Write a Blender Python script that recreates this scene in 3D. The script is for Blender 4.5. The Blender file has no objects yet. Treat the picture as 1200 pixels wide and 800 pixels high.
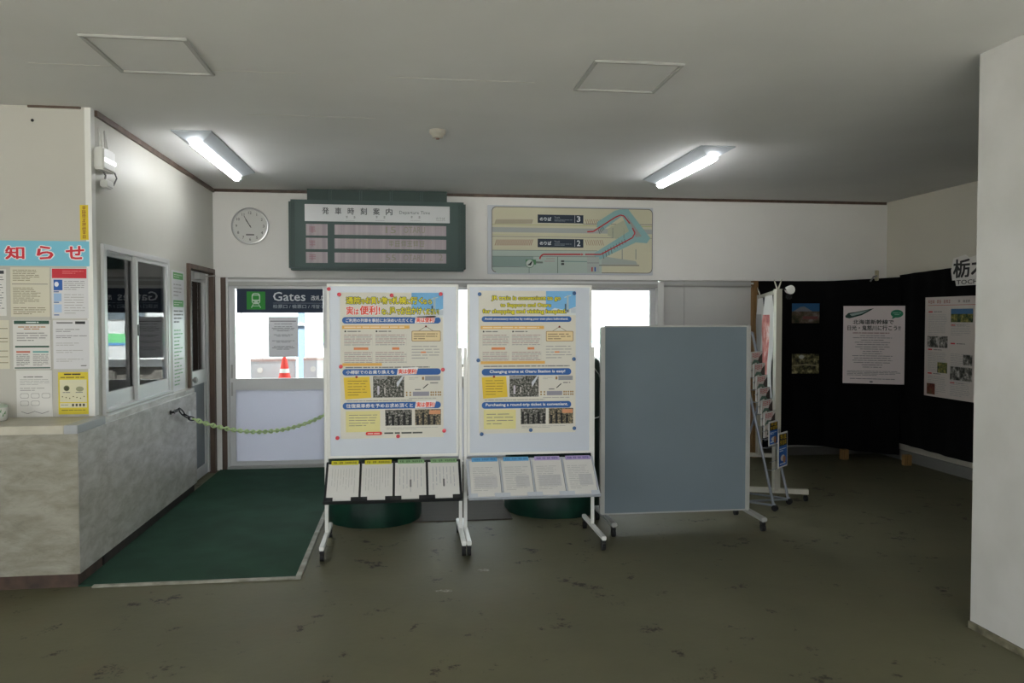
import bpy, bmesh, math, random
from mathutils import Vector, Matrix
random.seed(7)
sc = bpy.context.scene
COL = sc.collection
PI = math.pi
# ------------------------------------------------------------------ camera
F = 933.0
EYE = 1.55
PITCH = math.atan(28.0 / F)
YAW = math.atan(123.0 / F * math.cos(PITCH))
camd = bpy.data.cameras.new('camera'); camd.sensor_width = 36; camd.lens = F / 1200 * 36
camd.clip_start = 0.05; camd.clip_end = 300
cam = bpy.data.objects.new('camera', camd); COL.objects.link(cam)
cam.location = (0, 0, EYE)
cam.rotation_euler = (PI / 2 - PITCH, 0, -YAW)
sc.camera = cam
fwd = Vector((math.sin(YAW) * math.cos(PITCH), math.cos(YAW) * math.cos(PITCH), -math.sin(PITCH)))
rgt = Vector((math.cos(YAW), -math.sin(YAW), 0))
upv = rgt.cross(fwd)
EYEV = Vector((0, 0, EYE))
# ------------------------------------------------------------------ world, lights, exposure
sc.view_settings.view_transform = 'Standard'
sc.view_settings.look = 'None'
sc.view_settings.gamma = 1.0
sc.view_settings.use_curve_mapping = False
sc.view_settings.exposure = 0.85
world = bpy.data.worlds.new('overcast_sky'); sc.world = world; world.use_nodes = True
wb = world.node_tree.nodes['Background']
wb.inputs[0].default_value = (0.90, 0.95, 1.0, 1); wb.inputs[1].default_value = 2.6
sc.cycles.max_bounces = 10; sc.cycles.diffuse_bounces = 6; sc.cycles.glossy_bounces = 5
sc.cycles.transmission_bounces = 8; sc.cycles.transparent_max_bounces = 16
sc.cycles.sample_clamp_indirect = 6.0
def portal(name, loc, rot, sx, sy):
    l = bpy.data.lights.new(name, 'AREA'); l.shape = 'RECTANGLE'; l.size = sx; l.size_y = sy
    l.cycles.is_portal = True
    o = bpy.data.objects.new(name, l); o.location = loc; o.rotation_euler = rot; COL.objects.link(o)
sund = bpy.data.lights.new('sun', 'SUN'); sund.energy = 20.0; sund.angle = 0.03; sund.color = (1.0, 0.98, 0.95)
sun = bpy.data.objects.new('sun', sund); sun.rotation_euler = (math.radians(32), 0, math.radians(-14)); sun.location = (0, -12, 20); COL.objects.link(sun)
portal('entrance_portal', (0.0, -2.62, 1.37), (PI / 2, 0, 0), 4.3, 2.70)
portal('side_portal', (-5.88, -0.85, 1.37), (PI / 2, 0, -PI / 2), 3.3, 2.70)
portal('gate_portal', (0.45, 8.60, 1.35), (-PI / 2, 0, 0), 4.4, 1.0)
# ------------------------------------------------------------------ materials
def lin(c):
    c = c / 255.0
    return c / 12.92 if c <= 0.04045 else ((c + 0.055) / 1.055) ** 2.4
def rgb(r, g, b): return (lin(r), lin(g), lin(b), 1)
MATS = {}
def mat(name, c, rough=0.6, metal=0.0, spec=0.4, var=0.0, scale=6.0, bump=0.0, bscale=60, stretch=(1, 1, 1), c2=None, emit=0.0, detail=4, lo=0.35, hi=0.65):
    if name in MATS: return MATS[name]
    m = bpy.data.materials.new(name); m.use_nodes = True
    nt = m.node_tree; b = nt.nodes['Principled BSDF']
    b.inputs['Roughness'].default_value = rough; b.inputs['Metallic'].default_value = metal
    b.inputs['Specular IOR Level'].default_value = spec
    col = rgb(*c) if max(c) > 1 else (*c, 1)
    b.inputs['Base Color'].default_value = col
    tc = nt.nodes.new('ShaderNodeTexCoord'); mp = nt.nodes.new('ShaderNodeMapping')
    mp.inputs['Scale'].default_value = stretch
    nt.links.new(tc.outputs['Object'], mp.inputs[0])
    if c2 is not None or var:
        n = nt.nodes.new('ShaderNodeTexNoise'); n.inputs['Scale'].default_value = scale; n.inputs['Detail'].default_value = detail
        nt.links.new(mp.outputs[0], n.inputs['Vector'])
        r = nt.nodes.new('ShaderNodeValToRGB')
        r.color_ramp.elements[0].position = lo; r.color_ramp.elements[1].position = hi
        if c2 is not None: a2 = rgb(*c2)
        else: a2 = tuple(x * (1 - var) for x in col[:3]) + (1,)
        r.color_ramp.elements[0].color = a2; r.color_ramp.elements[1].color = col
        nt.links.new(n.outputs['Fac'], r.inputs[0]); nt.links.new(r.outputs[0], b.inputs['Base Color'])
    if bump:
        n2 = nt.nodes.new('ShaderNodeTexNoise'); n2.inputs['Scale'].default_value = bscale; n2.inputs['Detail'].default_value = 3
        nt.links.new(mp.outputs[0], n2.inputs['Vector'])
        bp = nt.nodes.new('ShaderNodeBump'); bp.inputs['Strength'].default_value = bump; bp.inputs['Distance'].default_value = 0.01
        nt.links.new(n2.outputs['Fac'], bp.inputs['Height']); nt.links.new(bp.outputs[0], b.inputs['Normal'])
    if emit:
        b.inputs['Emission Color'].default_value = col; b.inputs['Emission Strength'].default_value = emit
    MATS[name] = m
    return m
def flat(r, g, b_, rough=0.55): return mat('ink_%d_%d_%d' % (r, g, b_), (r, g, b_), rough, spec=0.3)
def glass(name, tint=(0.93, 0.96, 0.95), ior=1.5):
    m = bpy.data.materials.new(name); m.use_nodes = True; nt = m.node_tree
    for n in list(nt.nodes): nt.nodes.remove(n)
    out = nt.nodes.new('ShaderNodeOutputMaterial'); mx = nt.nodes.new('ShaderNodeMixShader')
    tr = nt.nodes.new('ShaderNodeBsdfTransparent'); gl = nt.nodes.new('ShaderNodeBsdfGlossy'); fr = nt.nodes.new('ShaderNodeFresnel')
    fr.inputs[0].default_value = ior; tr.inputs[0].default_value = (*tint, 1); gl.inputs['Roughness'].default_value = 0.0
    nt.links.new(fr.outputs[0], mx.inputs[0]); nt.links.new(tr.outputs[0], mx.inputs[1]); nt.links.new(gl.outputs[0], mx.inputs[2])
    nt.links.new(mx.outputs[0], out.inputs[0]); MATS[name] = m
    return m
def photo(name, cols, scale=30, seed=0.0, contrast=True):
    """printed photograph: blotches of several colours"""
    if name in MATS: return MATS[name]
    m = bpy.data.materials.new(name); m.use_nodes = True; nt = m.node_tree; b = nt.nodes['Principled BSDF']
    b.inputs['Roughness'].default_value = 0.5; b.inputs['Specular IOR Level'].default_value = 0.25
    tc = nt.nodes.new('ShaderNodeTexCoord'); mp = nt.nodes.new('ShaderNodeMapping'); mp.inputs['Location'].default_value = (seed, seed, seed)
    n = nt.nodes.new('ShaderNodeTexNoise'); n.inputs['Scale'].default_value = scale; n.inputs['Detail'].default_value = 6; n.inputs['Roughness'].default_value = 0.7
    nt.links.new(tc.outputs['Object'], mp.inputs[0]); nt.links.new(mp.outputs[0], n.inputs['Vector'])
    r = nt.nodes.new('ShaderNodeValToRGB'); e = r.color_ramp.elements
    k = len(cols)
    e[0].position = 0.36; e[0].color = rgb(*cols[0]); e[1].position = 0.64; e[1].color = rgb(*cols[-1])
    for i in range(1, k - 1):
        x = e.new(0.36 + 0.28 * i / (k - 1)); x.color = rgb(*cols[i])
    nt.links.new(n.outputs['Fac'], r.inputs[0]); nt.links.new(r.outputs[0], b.inputs['Base Color'])
    MATS[name] = m
    return m
def floor_mat():
    m = bpy.data.materials.new('olive_floor'); m.use_nodes = True; nt = m.node_tree; b = nt.nodes['Principled BSDF']
    b.inputs['Roughness'].default_value = 0.62; b.inputs['Specular IOR Level'].default_value = 0.3
    tc = nt.nodes.new('ShaderNodeTexCoord')
    def noise(s, d, r=0.55):
        n = nt.nodes.new('ShaderNodeTexNoise'); n.inputs['Scale'].default_value = s; n.inputs['Detail'].default_value = d; n.inputs['Roughness'].default_value = r
        nt.links.new(tc.outputs['Object'], n.inputs['Vector']); return n
    def ramp(n, p0, c0, p1, c1):
        r = nt.nodes.new('ShaderNodeValToRGB'); r.color_ramp.elements[0].position = p0; r.color_ramp.elements[1].position = p1
        r.color_ramp.elements[0].color = c0; r.color_ramp.elements[1].color = c1
        nt.links.new(n.outputs['Fac'], r.inputs[0]); return r
    base = ramp(noise(1.3, 6), 0.3, rgb(*FL1), 0.7, rgb(*FL2))
    st = ramp(noise(4.5, 9, 0.75), 0.60, (0, 0, 0, 1), 0.645, (1, 1, 1, 1))
    brown = ramp(noise(2.1, 7, 0.6), 0.55, (0, 0, 0, 1), 0.75, (0.4, 0.4, 0.4, 1))
    white = ramp(noise(5.5, 10, 0.8), 0.70, (0, 0, 0, 1), 0.73, (0.6, 0.6, 0.6, 1))
    def mixc(fac, a, c):
        x = nt.nodes.new('ShaderNodeMix'); x.data_type = 'RGBA'
        nt.links.new(fac.outputs[0], x.inputs[0])
        nt.links.new(a, x.inputs[6]); x.inputs[7].default_value = c
        return x.outputs[2]
    o = mixc(brown, base.outputs[0], rgb(105, 92, 70))
    o = mixc(st, o, rgb(44, 42, 32))
    o = mixc(white, o, rgb(120, 118, 100))
    nt.links.new(o, b.inputs['Base Color'])
    bp = nt.nodes.new('ShaderNodeBump'); bp.inputs['Strength'].default_value = 0.15; bp.inputs['Distance'].default_value = 0.01
    nb = noise(25, 4); nt.links.new(nb.outputs['Fac'], bp.inputs['Height']); nt.links.new(bp.outputs[0], b.inputs['Normal'])
    return m
def marble_mat(name, k):
    sh = lambda r, g, b: rgb(r * k[0], g * k[1], b * k[2])
    m = bpy.data.materials.new(name); m.use_nodes = True; nt = m.node_tree; b = nt.nodes['Principled BSDF']
    b.inputs['Roughness'].default_value = 0.3; b.inputs['Specular IOR Level'].default_value = 0.45
    tc = nt.nodes.new('ShaderNodeTexCoord'); mp = nt.nodes.new('ShaderNodeMapping')
    mp.inputs['Rotation'].default_value = (0.5, 0.45, 0.3); mp.inputs['Scale'].default_value = (.8, .8, 2.2)
    nt.links.new(tc.outputs['Object'], mp.inputs[0])
    n = nt.nodes.new('ShaderNodeTexNoise'); n.inputs['Scale'].default_value = 6.5; n.inputs['Detail'].default_value = 10; n.inputs['Roughness'].default_value = 0.68; n.inputs['Distortion'].default_value = 0.35
    nt.links.new(mp.outputs[0], n.inputs['Vector'])
    r = nt.nodes.new('ShaderNodeValToRGB'); e = r.color_ramp.elements
    e[0].position = 0.25; e[0].color = sh(134, 132, 119); e[1].position = 0.75; e[1].color = sh(194, 193, 185)
    x = e.new(0.46); x.color = sh(165, 163, 153); x = e.new(0.56); x.color = sh(178, 176, 167)
    nt.links.new(n.outputs['Fac'], r.inputs[0])
    n2 = nt.nodes.new('ShaderNodeTexNoise'); n2.inputs['Scale'].default_value = 6; n2.inputs['Detail'].default_value = 7; n2.inputs['Distortion'].default_value = 1.5
    nt.links.new(mp.outputs[0], n2.inputs['Vector'])
    r2 = nt.nodes.new('ShaderNodeValToRGB'); r2.color_ramp.elements[0].position = 0.485; r2.color_ramp.elements[1].position = 0.515
    r2.color_ramp.elements[0].color = (0, 0, 0, 1); r2.color_ramp.elements[1].color = (0, 0, 0, 1)
    y = r2.color_ramp.elements.new(0.5); y.color = (0.18, 0.18, 0.18, 1)
    nt.links.new(n2.outputs['Fac'], r2.inputs[0])
    mx = nt.nodes.new('ShaderNodeMix'); mx.data_type = 'RGBA'; nt.links.new(r2.outputs[0], mx.inputs[0]); nt.links.new(r.outputs[0], mx.inputs[6]); mx.inputs[7].default_value = rgb(96, 94, 78)
    nt.links.new(mx.outputs[2], b.inputs['Base Color'])
    return m
FL1 = (90, 89, 68); FL2 = (102, 100, 78)
M_floor = floor_mat(); M_marble = marble_mat('grey_marble', (1.08, 1.08, 1.10)); M_marblef = marble_mat('brownish_marble', (.84, .83, .80))
M_wall = mat('white_wall_panel', (232, 230, 226), 0.5, spec=0.35, var=0.04, scale=1.5)
M_lwall = mat('left_wall_paint', (192, 191, 182), 0.42, spec=0.4, var=0.05, scale=1.2)
M_ceil = mat('ceiling_board', (220, 220, 218), 0.75, var=0.06, scale=1.2, bump=0.05, bscale=8)
M_pillar = mat('painted_plaster', (204, 203, 200), 0.7, c2=(194, 193, 189), scale=3, bump=0.35, bscale=5)
M_pillow = M_pillar
M_brown = mat('brown_trim_wood', (98, 80, 68), 0.5, c2=(76, 61, 51), scale=12, stretch=(1, 1, .2))
M_wood = mat('light_wood', (150, 116, 72), 0.6, c2=(122, 92, 54), scale=14, stretch=(4, 4, .3))
M_alu = mat('aluminium', (204, 205, 205), 0.35, metal=0.15, spec=0.5)
M_alud = mat('dull_aluminium', (168, 168, 164), 0.45, metal=0.2)
M_white = mat('white_enamel', (222, 222, 218), 0.35, spec=0.5)
M_black = mat('black_plastic', (24, 24, 24), 0.45)
M_rubber = mat('black_rubber', (20, 20, 20), 0.7)
M_dark = mat('dark_base', (48, 42, 36), 0.7, c2=(36, 31, 27), scale=8)
M_base_red = mat('worn_brown_base', (84, 66, 56), 0.7, c2=(58, 48, 42), scale=9)
M_paper = mat('white_paper', (214, 213, 210), 0.6, spec=0.25)
M_paper_g = mat('laminated_paper', (205, 205, 208), 0.3, spec=0.45)
M_cream = mat('cream_paper', (206, 202, 184), 0.6)
M_ink = mat('black_ink', (40, 40, 42), 0.6)
M_gink = mat('grey_ink', (118, 118, 118), 0.6)
M_lgink = mat('pale_ink', (165, 164, 162), 0.6)
M_glass = glass('clear_glass')
M_green_mat = mat('green_carpet', (44, 76, 60), 0.85, c2=(36, 64, 50), scale=3, bump=0.3, bscale=120, spec=0.15)
M_frost = mat('frosted_panel', (186, 190, 202), 0.3, spec=0.5, var=0.03, scale=2)
def translucent(m, k, col):
    nt = m.node_tree; out = [n for n in nt.nodes if n.type == 'OUTPUT_MATERIAL'][0]; b = nt.nodes['Principled BSDF']
    t = nt.nodes.new('ShaderNodeBsdfTranslucent'); t.inputs[0].default_value = rgb(*col); x = nt.nodes.new('ShaderNodeMixShader'); x.inputs[0].default_value = k
    nt.links.new(b.outputs[0], x.inputs[1]); nt.links.new(t.outputs[0], x.inputs[2]); nt.links.new(x.outputs[0], out.inputs[0])
translucent(M_frost, .35, (236, 238, 244))
M_depgreen = mat('dark_green_metal', (58, 80, 76), 0.45, spec=0.4)
M_depgreen2 = mat('darker_green_metal', (46, 66, 62), 0.45)
M_curtain = mat('black_cloth', (14, 14, 15), 0.95, spec=0.1)
M_greybd = mat('blue_grey_felt', (112, 124, 132), 0.8, var=0.05, scale=2, spec=0.2, bump=0.03, bscale=300)
M_wbd = mat('steel_whiteboard', (196, 203, 214), 0.3, spec=0.5)
M_drum = mat('dark_green_sheet', (15, 56, 43), 0.42, spec=0.4, c2=(11, 40, 32), scale=5, bump=0.25, bscale=7)
# ------------------------------------------------------------------ mesh collector
class MB:
    def __init__(s, mtx=None): s.v = []; s.f = []; s.m = []; s.mats = []; s.sm = []; s.mtx = mtx
    def mi(s, m):
        if m not in s.mats: s.mats.append(m)
        return s.mats.index(m)
    def add(s, vs, fs, m, smooth=False):
        k = len(s.v); i = s.mi(m)
        for v in vs:
            v = Vector(v)
            if s.mtx is not None: v = s.mtx @ v
            s.v.append(v)
        for f in fs: s.f.append([k + a for a in f]); s.m.append(i); s.sm.append(smooth)
        return s
    def box(s, x0, y0, z0, x1, y1, z1, m, bev=0.0):
        x0, x1 = sorted((x0, x1)); y0, y1 = sorted((y0, y1)); z0, z1 = sorted((z0, z1))
        e = .00018 * (len(s.v) // 8 % 6)          # neighbours in one frame never share a face plane
        x0 -= e; y0 -= e; x1 += e; y1 += e; z1 += e
        if bev <= 0:
            vs = [(x0, y0, z0), (x1, y0, z0), (x1, y1, z0), (x0, y1, z0), (x0, y0, z1), (x1, y0, z1), (x1, y1, z1), (x0, y1, z1)]
            return s.add(vs, [(0, 3, 2, 1), (4, 5, 6, 7), (0, 1, 5, 4), (1, 2, 6, 5), (2, 3, 7, 6), (3, 0, 4, 7)], m)
        bm = bmesh.new(); bmesh.ops.create_cube(bm, size=1)
        for v in bm.verts: v.co = Vector(((x0 + x1) / 2 + v.co.x * (x1 - x0), (y0 + y1) / 2 + v.co.y * (y1 - y0), (z0 + z1) / 2 + v.co.z * (z1 - z0)))
        bmesh.ops.bevel(bm, geom=bm.edges[:], offset=min(bev, (x1 - x0) / 2.2, (y1 - y0) / 2.2, (z1 - z0) / 2.2), segments=2, affect='EDGES')
        bm.verts.index_update()
        s.add([v.co.copy() for v in bm.verts], [[v.index for v in f.verts] for f in bm.faces], m); bm.free(); return s
    def tube(s, pts, r, m, n=10, cap=True, closed=False):
        pts = [Vector(p) for p in pts]; rings = []; N = len(pts)
        t0 = None; vs = []
        for i, p in enumerate(pts):
            a = pts[i - 1] if (i or closed) else pts[0]; b = pts[(i + 1) % N] if (i < N - 1 or closed) else pts[-1]
            t = (b - a).normalized()
            if t0 is None:
                ref = Vector((0, 0, 1)) if abs(t.z) < 0.9 else Vector((1, 0, 0)); u = t.cross(ref).normalized()
            else:
                u = (u - t * u.dot(t)).normalized()
            t0 = t; w = t.cross(u)
            rr = r[i] if isinstance(r, (list, tuple)) else r
            for k in range(n):
                an = 2 * PI * k / n; vs.append(p + u * math.cos(an) * rr + w * math.sin(an) * rr)
        fs = []
        for i in range(N if closed else N - 1):
            j = (i + 1) % N
            for k in range(n): fs.append((i * n + k, i * n + (k + 1) % n, j * n + (k + 1) % n, j * n + k))
        if cap and not closed: fs.append(tuple(range(n - 1, -1, -1))); fs.append(tuple((N - 1) * n + k for k in range(n)))
        return s.add(vs, fs, m, True)
    def lathe(s, c, prof, m, n=40, axis='z'):
        vs = []; fs = []
        for (r, h) in prof:
            for k in range(n):
                a = 2 * PI * k / n; x, y = r * math.cos(a), r * math.sin(a)
                if axis == 'z': p = (c[0] + x, c[1] + y, c[2] + h)
                elif axis == 'y': p = (c[0] + x, c[1] - h, c[2] + y)
                else: p = (c[0] + h, c[1] + x, c[2] + y)
                vs.append(p)
        for i in range(len(prof) - 1):
            for k in range(n): fs.append((i * n + k, i * n + (k + 1) % n, (i + 1) * n + (k + 1) % n, (i + 1) * n + k))
        fs.append(tuple(range(n))[::-1]); fs.append(tuple((len(prof) - 1) * n + k for k in range(n)))
        return s.add(vs, fs, m, True)
    def bar(s, p, q, w, h, m):
        """rectangular bar from p to q (w sideways, h in the other direction)"""
        p = Vector(p); q = Vector(q); t = (q - p).normalized()
        ref = Vector((0, 0, 1)) if abs(t.z) < 0.9 else Vector((0, 1, 0))
        u = t.cross(ref).normalized() * (w / 2); v = t.cross(u).normalized() * (h / 2)
        vs = [p - u - v, p + u - v, p + u + v, p - u + v, q - u - v, q + u - v, q + u + v, q - u + v]
        return s.add(vs, [(0, 3, 2, 1), (4, 5, 6, 7), (0, 1, 5, 4), (1, 2, 6, 5), (2, 3, 7, 6), (3, 0, 4, 7)], m)
    def build(s, name, parent=None, origin=None):
        lo = Vector([min(v[i] for v in s.v) for i in range(3)]); hi = Vector([max(v[i] for v in s.v) for i in range(3)])
        o0 = Vector(origin) if origin is not None else Vector(((lo.x + hi.x) / 2, (lo.y + hi.y) / 2, lo.z))
        me = bpy.data.meshes.new(name); me.from_pydata([tuple(v - o0) for v in s.v], [], s.f)
        for m in s.mats: me.materials.append(m)
        me.polygons.foreach_set('material_index', s.m); me.polygons.foreach_set('use_smooth', s.sm); me.update()
        if any(s.sm):
            try: me.set_sharp_from_angle(angle=0.7)
            except Exception: pass
        o = bpy.data.objects.new(name, me); COL.objects.link(o)
        W[o.name] = o0
        if parent is not None: o.parent = parent; o.location = o0 - W[parent.name]
        else: o.location = o0
        return o
W = {}
def thing(name, loc, label, cat, group=None):
    o = bpy.data.objects.new(name, None); COL.objects.link(o); o.location = loc; W[o.name] = Vector(loc)
    o.empty_display_size = 0.1
    return tag(o, label, cat, group)
def tag(o, label, cat, group=None):
    o['label'] = label; o['category'] = cat
    if group: o['group'] = group
    return o
def struct(mb, name, parent=None):
    o = mb.build(name, parent)
    if parent is None: o['kind'] = 'structure'
    return o
def B(*a, **k): return MB().box(*a, **k)
# ------------------------------------------------------------------ text
TCACHE = {}
def text_mesh(st, bold):
    """lettering outline as a flat mesh; heavier weights stack slightly shifted copies"""
    key = (st, bold)
    if key in TCACHE: return TCACHE[key]
    if bold:
        vs, fs = text_mesh(st, 0); V = []; Fc = []; n = 8 if bold > .04 else 4
        for i in range(n):
            a = 2 * PI * (i + .5) / n; k = len(V)
            V += [v + Vector((math.cos(a) * bold, math.sin(a) * bold, i * .00056 / n)) for v in vs]; Fc += [tuple(k + q for q in f) for f in fs]
        TCACHE[key] = (V, Fc); return V, Fc
    c = bpy.data.curves.new('t', 'FONT'); c.body = st; c.size = 1; c.resolution_u = 2
    o = bpy.data.objects.new('t', c); COL.objects.link(o)
    bpy.context.view_layer.update()
    dg = bpy.context.evaluated_depsgraph_get()
    me = bpy.data.meshes.new_from_object(o.evaluated_get(dg))
    vs = [v.co.copy() for v in me.vertices]; fs = [tuple(p.vertices) for p in me.polygons]
    bpy.data.objects.remove(o); bpy.data.curves.remove(c); bpy.data.meshes.remove(me)
    TCACHE[key] = (vs, fs); return vs, fs
# ------------------------------------------------------------------ flat artwork lying on a real plane
class Art:
    def __init__(s, O, u, n, v=None, mb=None):
        s.O = Vector(O); s.u = Vector(u).normalized(); s.n = Vector(n).normalized()
        s.v = Vector(v).normalized() if v else s.n.cross(s.u).normalized()
        s.mb = mb or MB()
    def P(s, a, b, d=0): return s.O + s.u * a + s.v * b + s.n * d
    def px(s, x, y):
        """where the sight line through a photo point meets this plane, in plane coordinates"""
        d = rgt * ((x - 600) / F) + upv * ((400 - y) / F) + fwd
        t = (s.O - EYEV).dot(s.n) / d.dot(s.n); p = EYEV + d * t - s.O
        return p.dot(s.u), p.dot(s.v)
    def slab(s, a0, b0, a1, b1, th, m, d0=0.0):
        vs = [s.P(a, b, d) for d in (d0, d0 + th) for a, b in ((a0, b0), (a1, b0), (a1, b1), (a0, b1))]
        s.mb.add(vs, [(0, 3, 2, 1), (4, 5, 6, 7), (0, 1, 5, 4), (1, 2, 6, 5), (2, 3, 7, 6), (3, 0, 4, 7)], m); return s
    def rect(s, a0, b0, a1, b1, m, d): return s.poly([(a0, b0), (a1, b0), (a1, b1), (a0, b1)], m, d)
    def poly(s, pts, m, d):
        area = sum(pts[i][0] * pts[(i + 1) % len(pts)][1] - pts[(i + 1) % len(pts)][0] * pts[i][1] for i in range(len(pts)))
        if area < 0: pts = pts[::-1]
        s.mb.add([s.P(a, b, d) for a, b in pts], [tuple(range(len(pts)))], m); return s
    def rrect(s, a0, b0, a1, b1, r, m, d, n=6):
        a0, a1 = sorted((a0, a1)); b0, b1 = sorted((b0, b1)); r = min(r, (a1 - a0) / 2, (b1 - b0) / 2)
        pts = []
        for cx, cy, t0 in ((a1 - r, b0 + r, -90), (a1 - r, b1 - r, 0), (a0 + r, b1 - r, 90), (a0 + r, b0 + r, 180)):
            for k in range(n + 1):
                t = math.radians(t0 + 90 * k / n); pts.append((cx + r * math.cos(t), cy + r * math.sin(t)))
        return s.poly(pts, m, d)
    def disc(s, a, b, r, m, d, n=24, ry=None):
        ry = ry or r
        return s.poly([(a + r * math.cos(2 * PI * k / n), b + ry * math.sin(2 * PI * k / n)) for k in range(n)], m, d)
    def line(s, pts, w, m, d):
        for (a, b), (c, e) in zip(pts[:-1], pts[1:]):
            L = math.hypot(c - a, e - b) or 1e-6; nx, ny = -(e - b) / L * w / 2, (c - a) / L * w / 2
            s.poly([(a + nx, b + ny), (c + nx, e + ny), (c - nx, e - ny), (a - nx, b - ny)], m, d)
        return s
    def text(s, st, a0, b0, a1, b1, m, d, bold=0.0, keep=False, shear=0.0, align='c'):
        vs, fs = text_mesh(st, bold)
        if not vs: return s
        x0 = min(v.x for v in vs); x1 = max(v.x for v in vs); y0 = min(v.y for v in vs); y1 = max(v.y for v in vs)
        sx = (a1 - a0) / (x1 - x0); sy = (b1 - b0) / (y1 - y0)
        if keep: sx = sy = min(sx, sy)
        wx = (x1 - x0) * sx
        ox = a0 if align == 'l' else (a0 + a1) / 2 - wx / 2
        s.mb.add([s.P(ox + (v.x - x0) * sx + (v.y - y0) * sy * shear, b0 + (v.y - y0) * sy, d + v.z) for v in vs], fs, m); return s
    def otext(s, st, a0, b0, a1, b1, m, mo, d, bold=0.02, out=0.06):
        """outlined lettering: the wide outline below, the face on top"""
        vs, fs = text_mesh(st, bold); vo, fo = text_mesh(st, out)
        x0 = min(v.x for v in vs); x1 = max(v.x for v in vs); y0 = min(v.y for v in vs); y1 = max(v.y for v in vs)
        sx = (a1 - a0) / (x1 - x0); sy = (b1 - b0) / (y1 - y0)
        for (V, Fc, mm, dd) in ((vo, fo, mo, d), (vs, fs, m, d + LY)):
            s.mb.add([s.P(a0 + (v.x - x0) * sx, b0 + (v.y - y0) * sy, dd + v.z) for v in V], Fc, mm)
        return s
    def para(s, a0, b0, a1, b1, n, m, d, fill=0.45, last=0.6, center=False, rag=0.12, vert=False):
        """small unreadable print as broken strokes"""
        a0, a1 = sorted((a0, a1)); b0, b1 = sorted((b0, b1))
        if vert:
            h = (a1 - a0) / n
            for i in range(n):
                x = a1 - (i + 0.5) * h; y = b1; end = b0 + (b1 - b0) * random.uniform(0, rag * 3)
                while y > end:
                    l = random.uniform(1.5, 6) * h; s.rect(x - h * fill / 2, max(end, y - l), x + h * fill / 2, y, m, d); y -= l + h * random.uniform(.2, .7)
            return s
        h = (b1 - b0) / n
        for i in range(n):
            y = b1 - (i + 0.5) * h; L = (a1 - a0) * (1 - random.uniform(0, rag))
            if i == n - 1 and n > 1: L *= last
            x = a0 + ((a1 - a0) - L) / 2 if center else a0
            end = x + L
            while x < end - h * 0.3:
                l = random.uniform(1.2, 5) * h; s.rect(x, y - h * fill / 2, min(end, x + l), y + h * fill / 2, m, d); x += l + h * random.uniform(.2, .6)
        return s
    def glyphs(s, a0, b0, a1, b1, pattern, m, d, vert=False):
        """print too small to read: one blob of strokes for every character, a space for every gap"""
        n = len(pattern); L = (b1 - b0) if vert else (a1 - a0); st = L / n; w = (a1 - a0) if vert else (b1 - b0)
        for i, c in enumerate(pattern):
            if c == ' ': continue
            if vert: x0, x1, y1, y0 = a0, a1, b1 - i * st - st * .06, b1 - (i + 1) * st + st * .06
            else: x0, x1, y0, y1 = a0 + i * st + st * .06, a0 + (i + 1) * st - st * .06, b0, b1
            X = lambda u: x0 + (x1 - x0) * u
            Y = lambda v: y0 + (y1 - y0) * v
            for v in (.12, .5, .88) if i % 2 else (.3, .62, .9): s.rect(X(random.uniform(0, .15)), Y(v - .07), X(random.uniform(.85, 1)), Y(v + .07), m, d)
            for u in (.2, .75) if i % 3 else (.5,): s.rect(X(u - .06), Y(0), X(u + .06), Y(1), m, d)
        return s
    def build(s, name, parent=None): return s.mb.build(name, parent)
LY = 0.0006
def back_art(Y): return Art((0, Y, 0), (1, 0, 0), (0, -1, 0), (0, 0, 1))
def left_art(X): return Art((X, 0, 0), (0, 1, 0), (1, 0, 0), (0, 0, 1))
def right_art(X): return Art((X, 0, 0), (0, -1, 0), (-1, 0, 0), (0, 0, 1))
# ================================================================== SETTING
H = 2.84
XL = -1.93; XR = 5.33; YB = 8.35
struct(B(-6.0, -3.0, -0.15, 5.7, 8.62, 0.0, M_floor), 'floor')
c = B(-6.0, -3.0, H, 5.7, 9.2, H + 0.12, M_ceil); struct(c, 'ceiling')
# ceiling board joints: hair-fine pale seams
sm = MB()
for y, x0, x1 in ((4.36, -1.9, -0.55), (4.36, -0.1, 0.7), (5.27, -1.0, -0.2)):
    sm.box(x0, y, H - 0.0012, x1, y + 0.006, H, mat('seam_filler', (205, 203, 196), 0.7))
struct(sm, 'trim_1')
# back wall: header above the doors, side parts, dark wall behind curtains
hd = MB(); hd.box(XL, YB, 1.955, 5.45, 8.70, H, M_wall)
struct(hd, 'wall_back')
struct(B(3.83, 8.46, 0, 5.45, 8.62, 1.955, mat('grey_wall', (150, 148, 142), 0.8)), 'wall_back_alcove')
# strip left of doors
struct(B(-1.99, 8.36, 0, -1.865, 8.62, 1.955, M_wall), 'wall_back_strip')
struct(B(-1.865, 8.36, 0, -1.815, 8.55, 1.955, M_brown), 'trim_2')
# left wall with window and door openings
WY0, WY1, WZ0, WZ1 = 5.37, 6.78, 0.925, 2.02
DY0, DY1, DZ1 = 7.36, 8.30, 2.03
lw = MB()
for (y0, y1, z0, z1) in ((5.242, WY0, 0.92, H), (WY0, WY1, WZ1, H), (WY1, DY0, 0.92, H), (DY0, DY1, DZ1, H), (DY1, 8.9, 0, H)):
    lw.box(XL - 0.10, y0, z0, XL, y1, z1, M_lwall)
struct(lw, 'wall_left')
mw = MB()
mw.box(XL - 0.10, 5.236, 0.085, -1.86, DY0, 0.889, M_marble)
mw.box(XL - 0.10, 5.236, 0.889, -1.875, DY0, 0.925, M_marble)
struct(mw, 'wall_left_lower')
struct(B(XL - 0.10, 5.236, 0, -1.885, DY0, 0.085, M_dark), 'baseboard_left')
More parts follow.
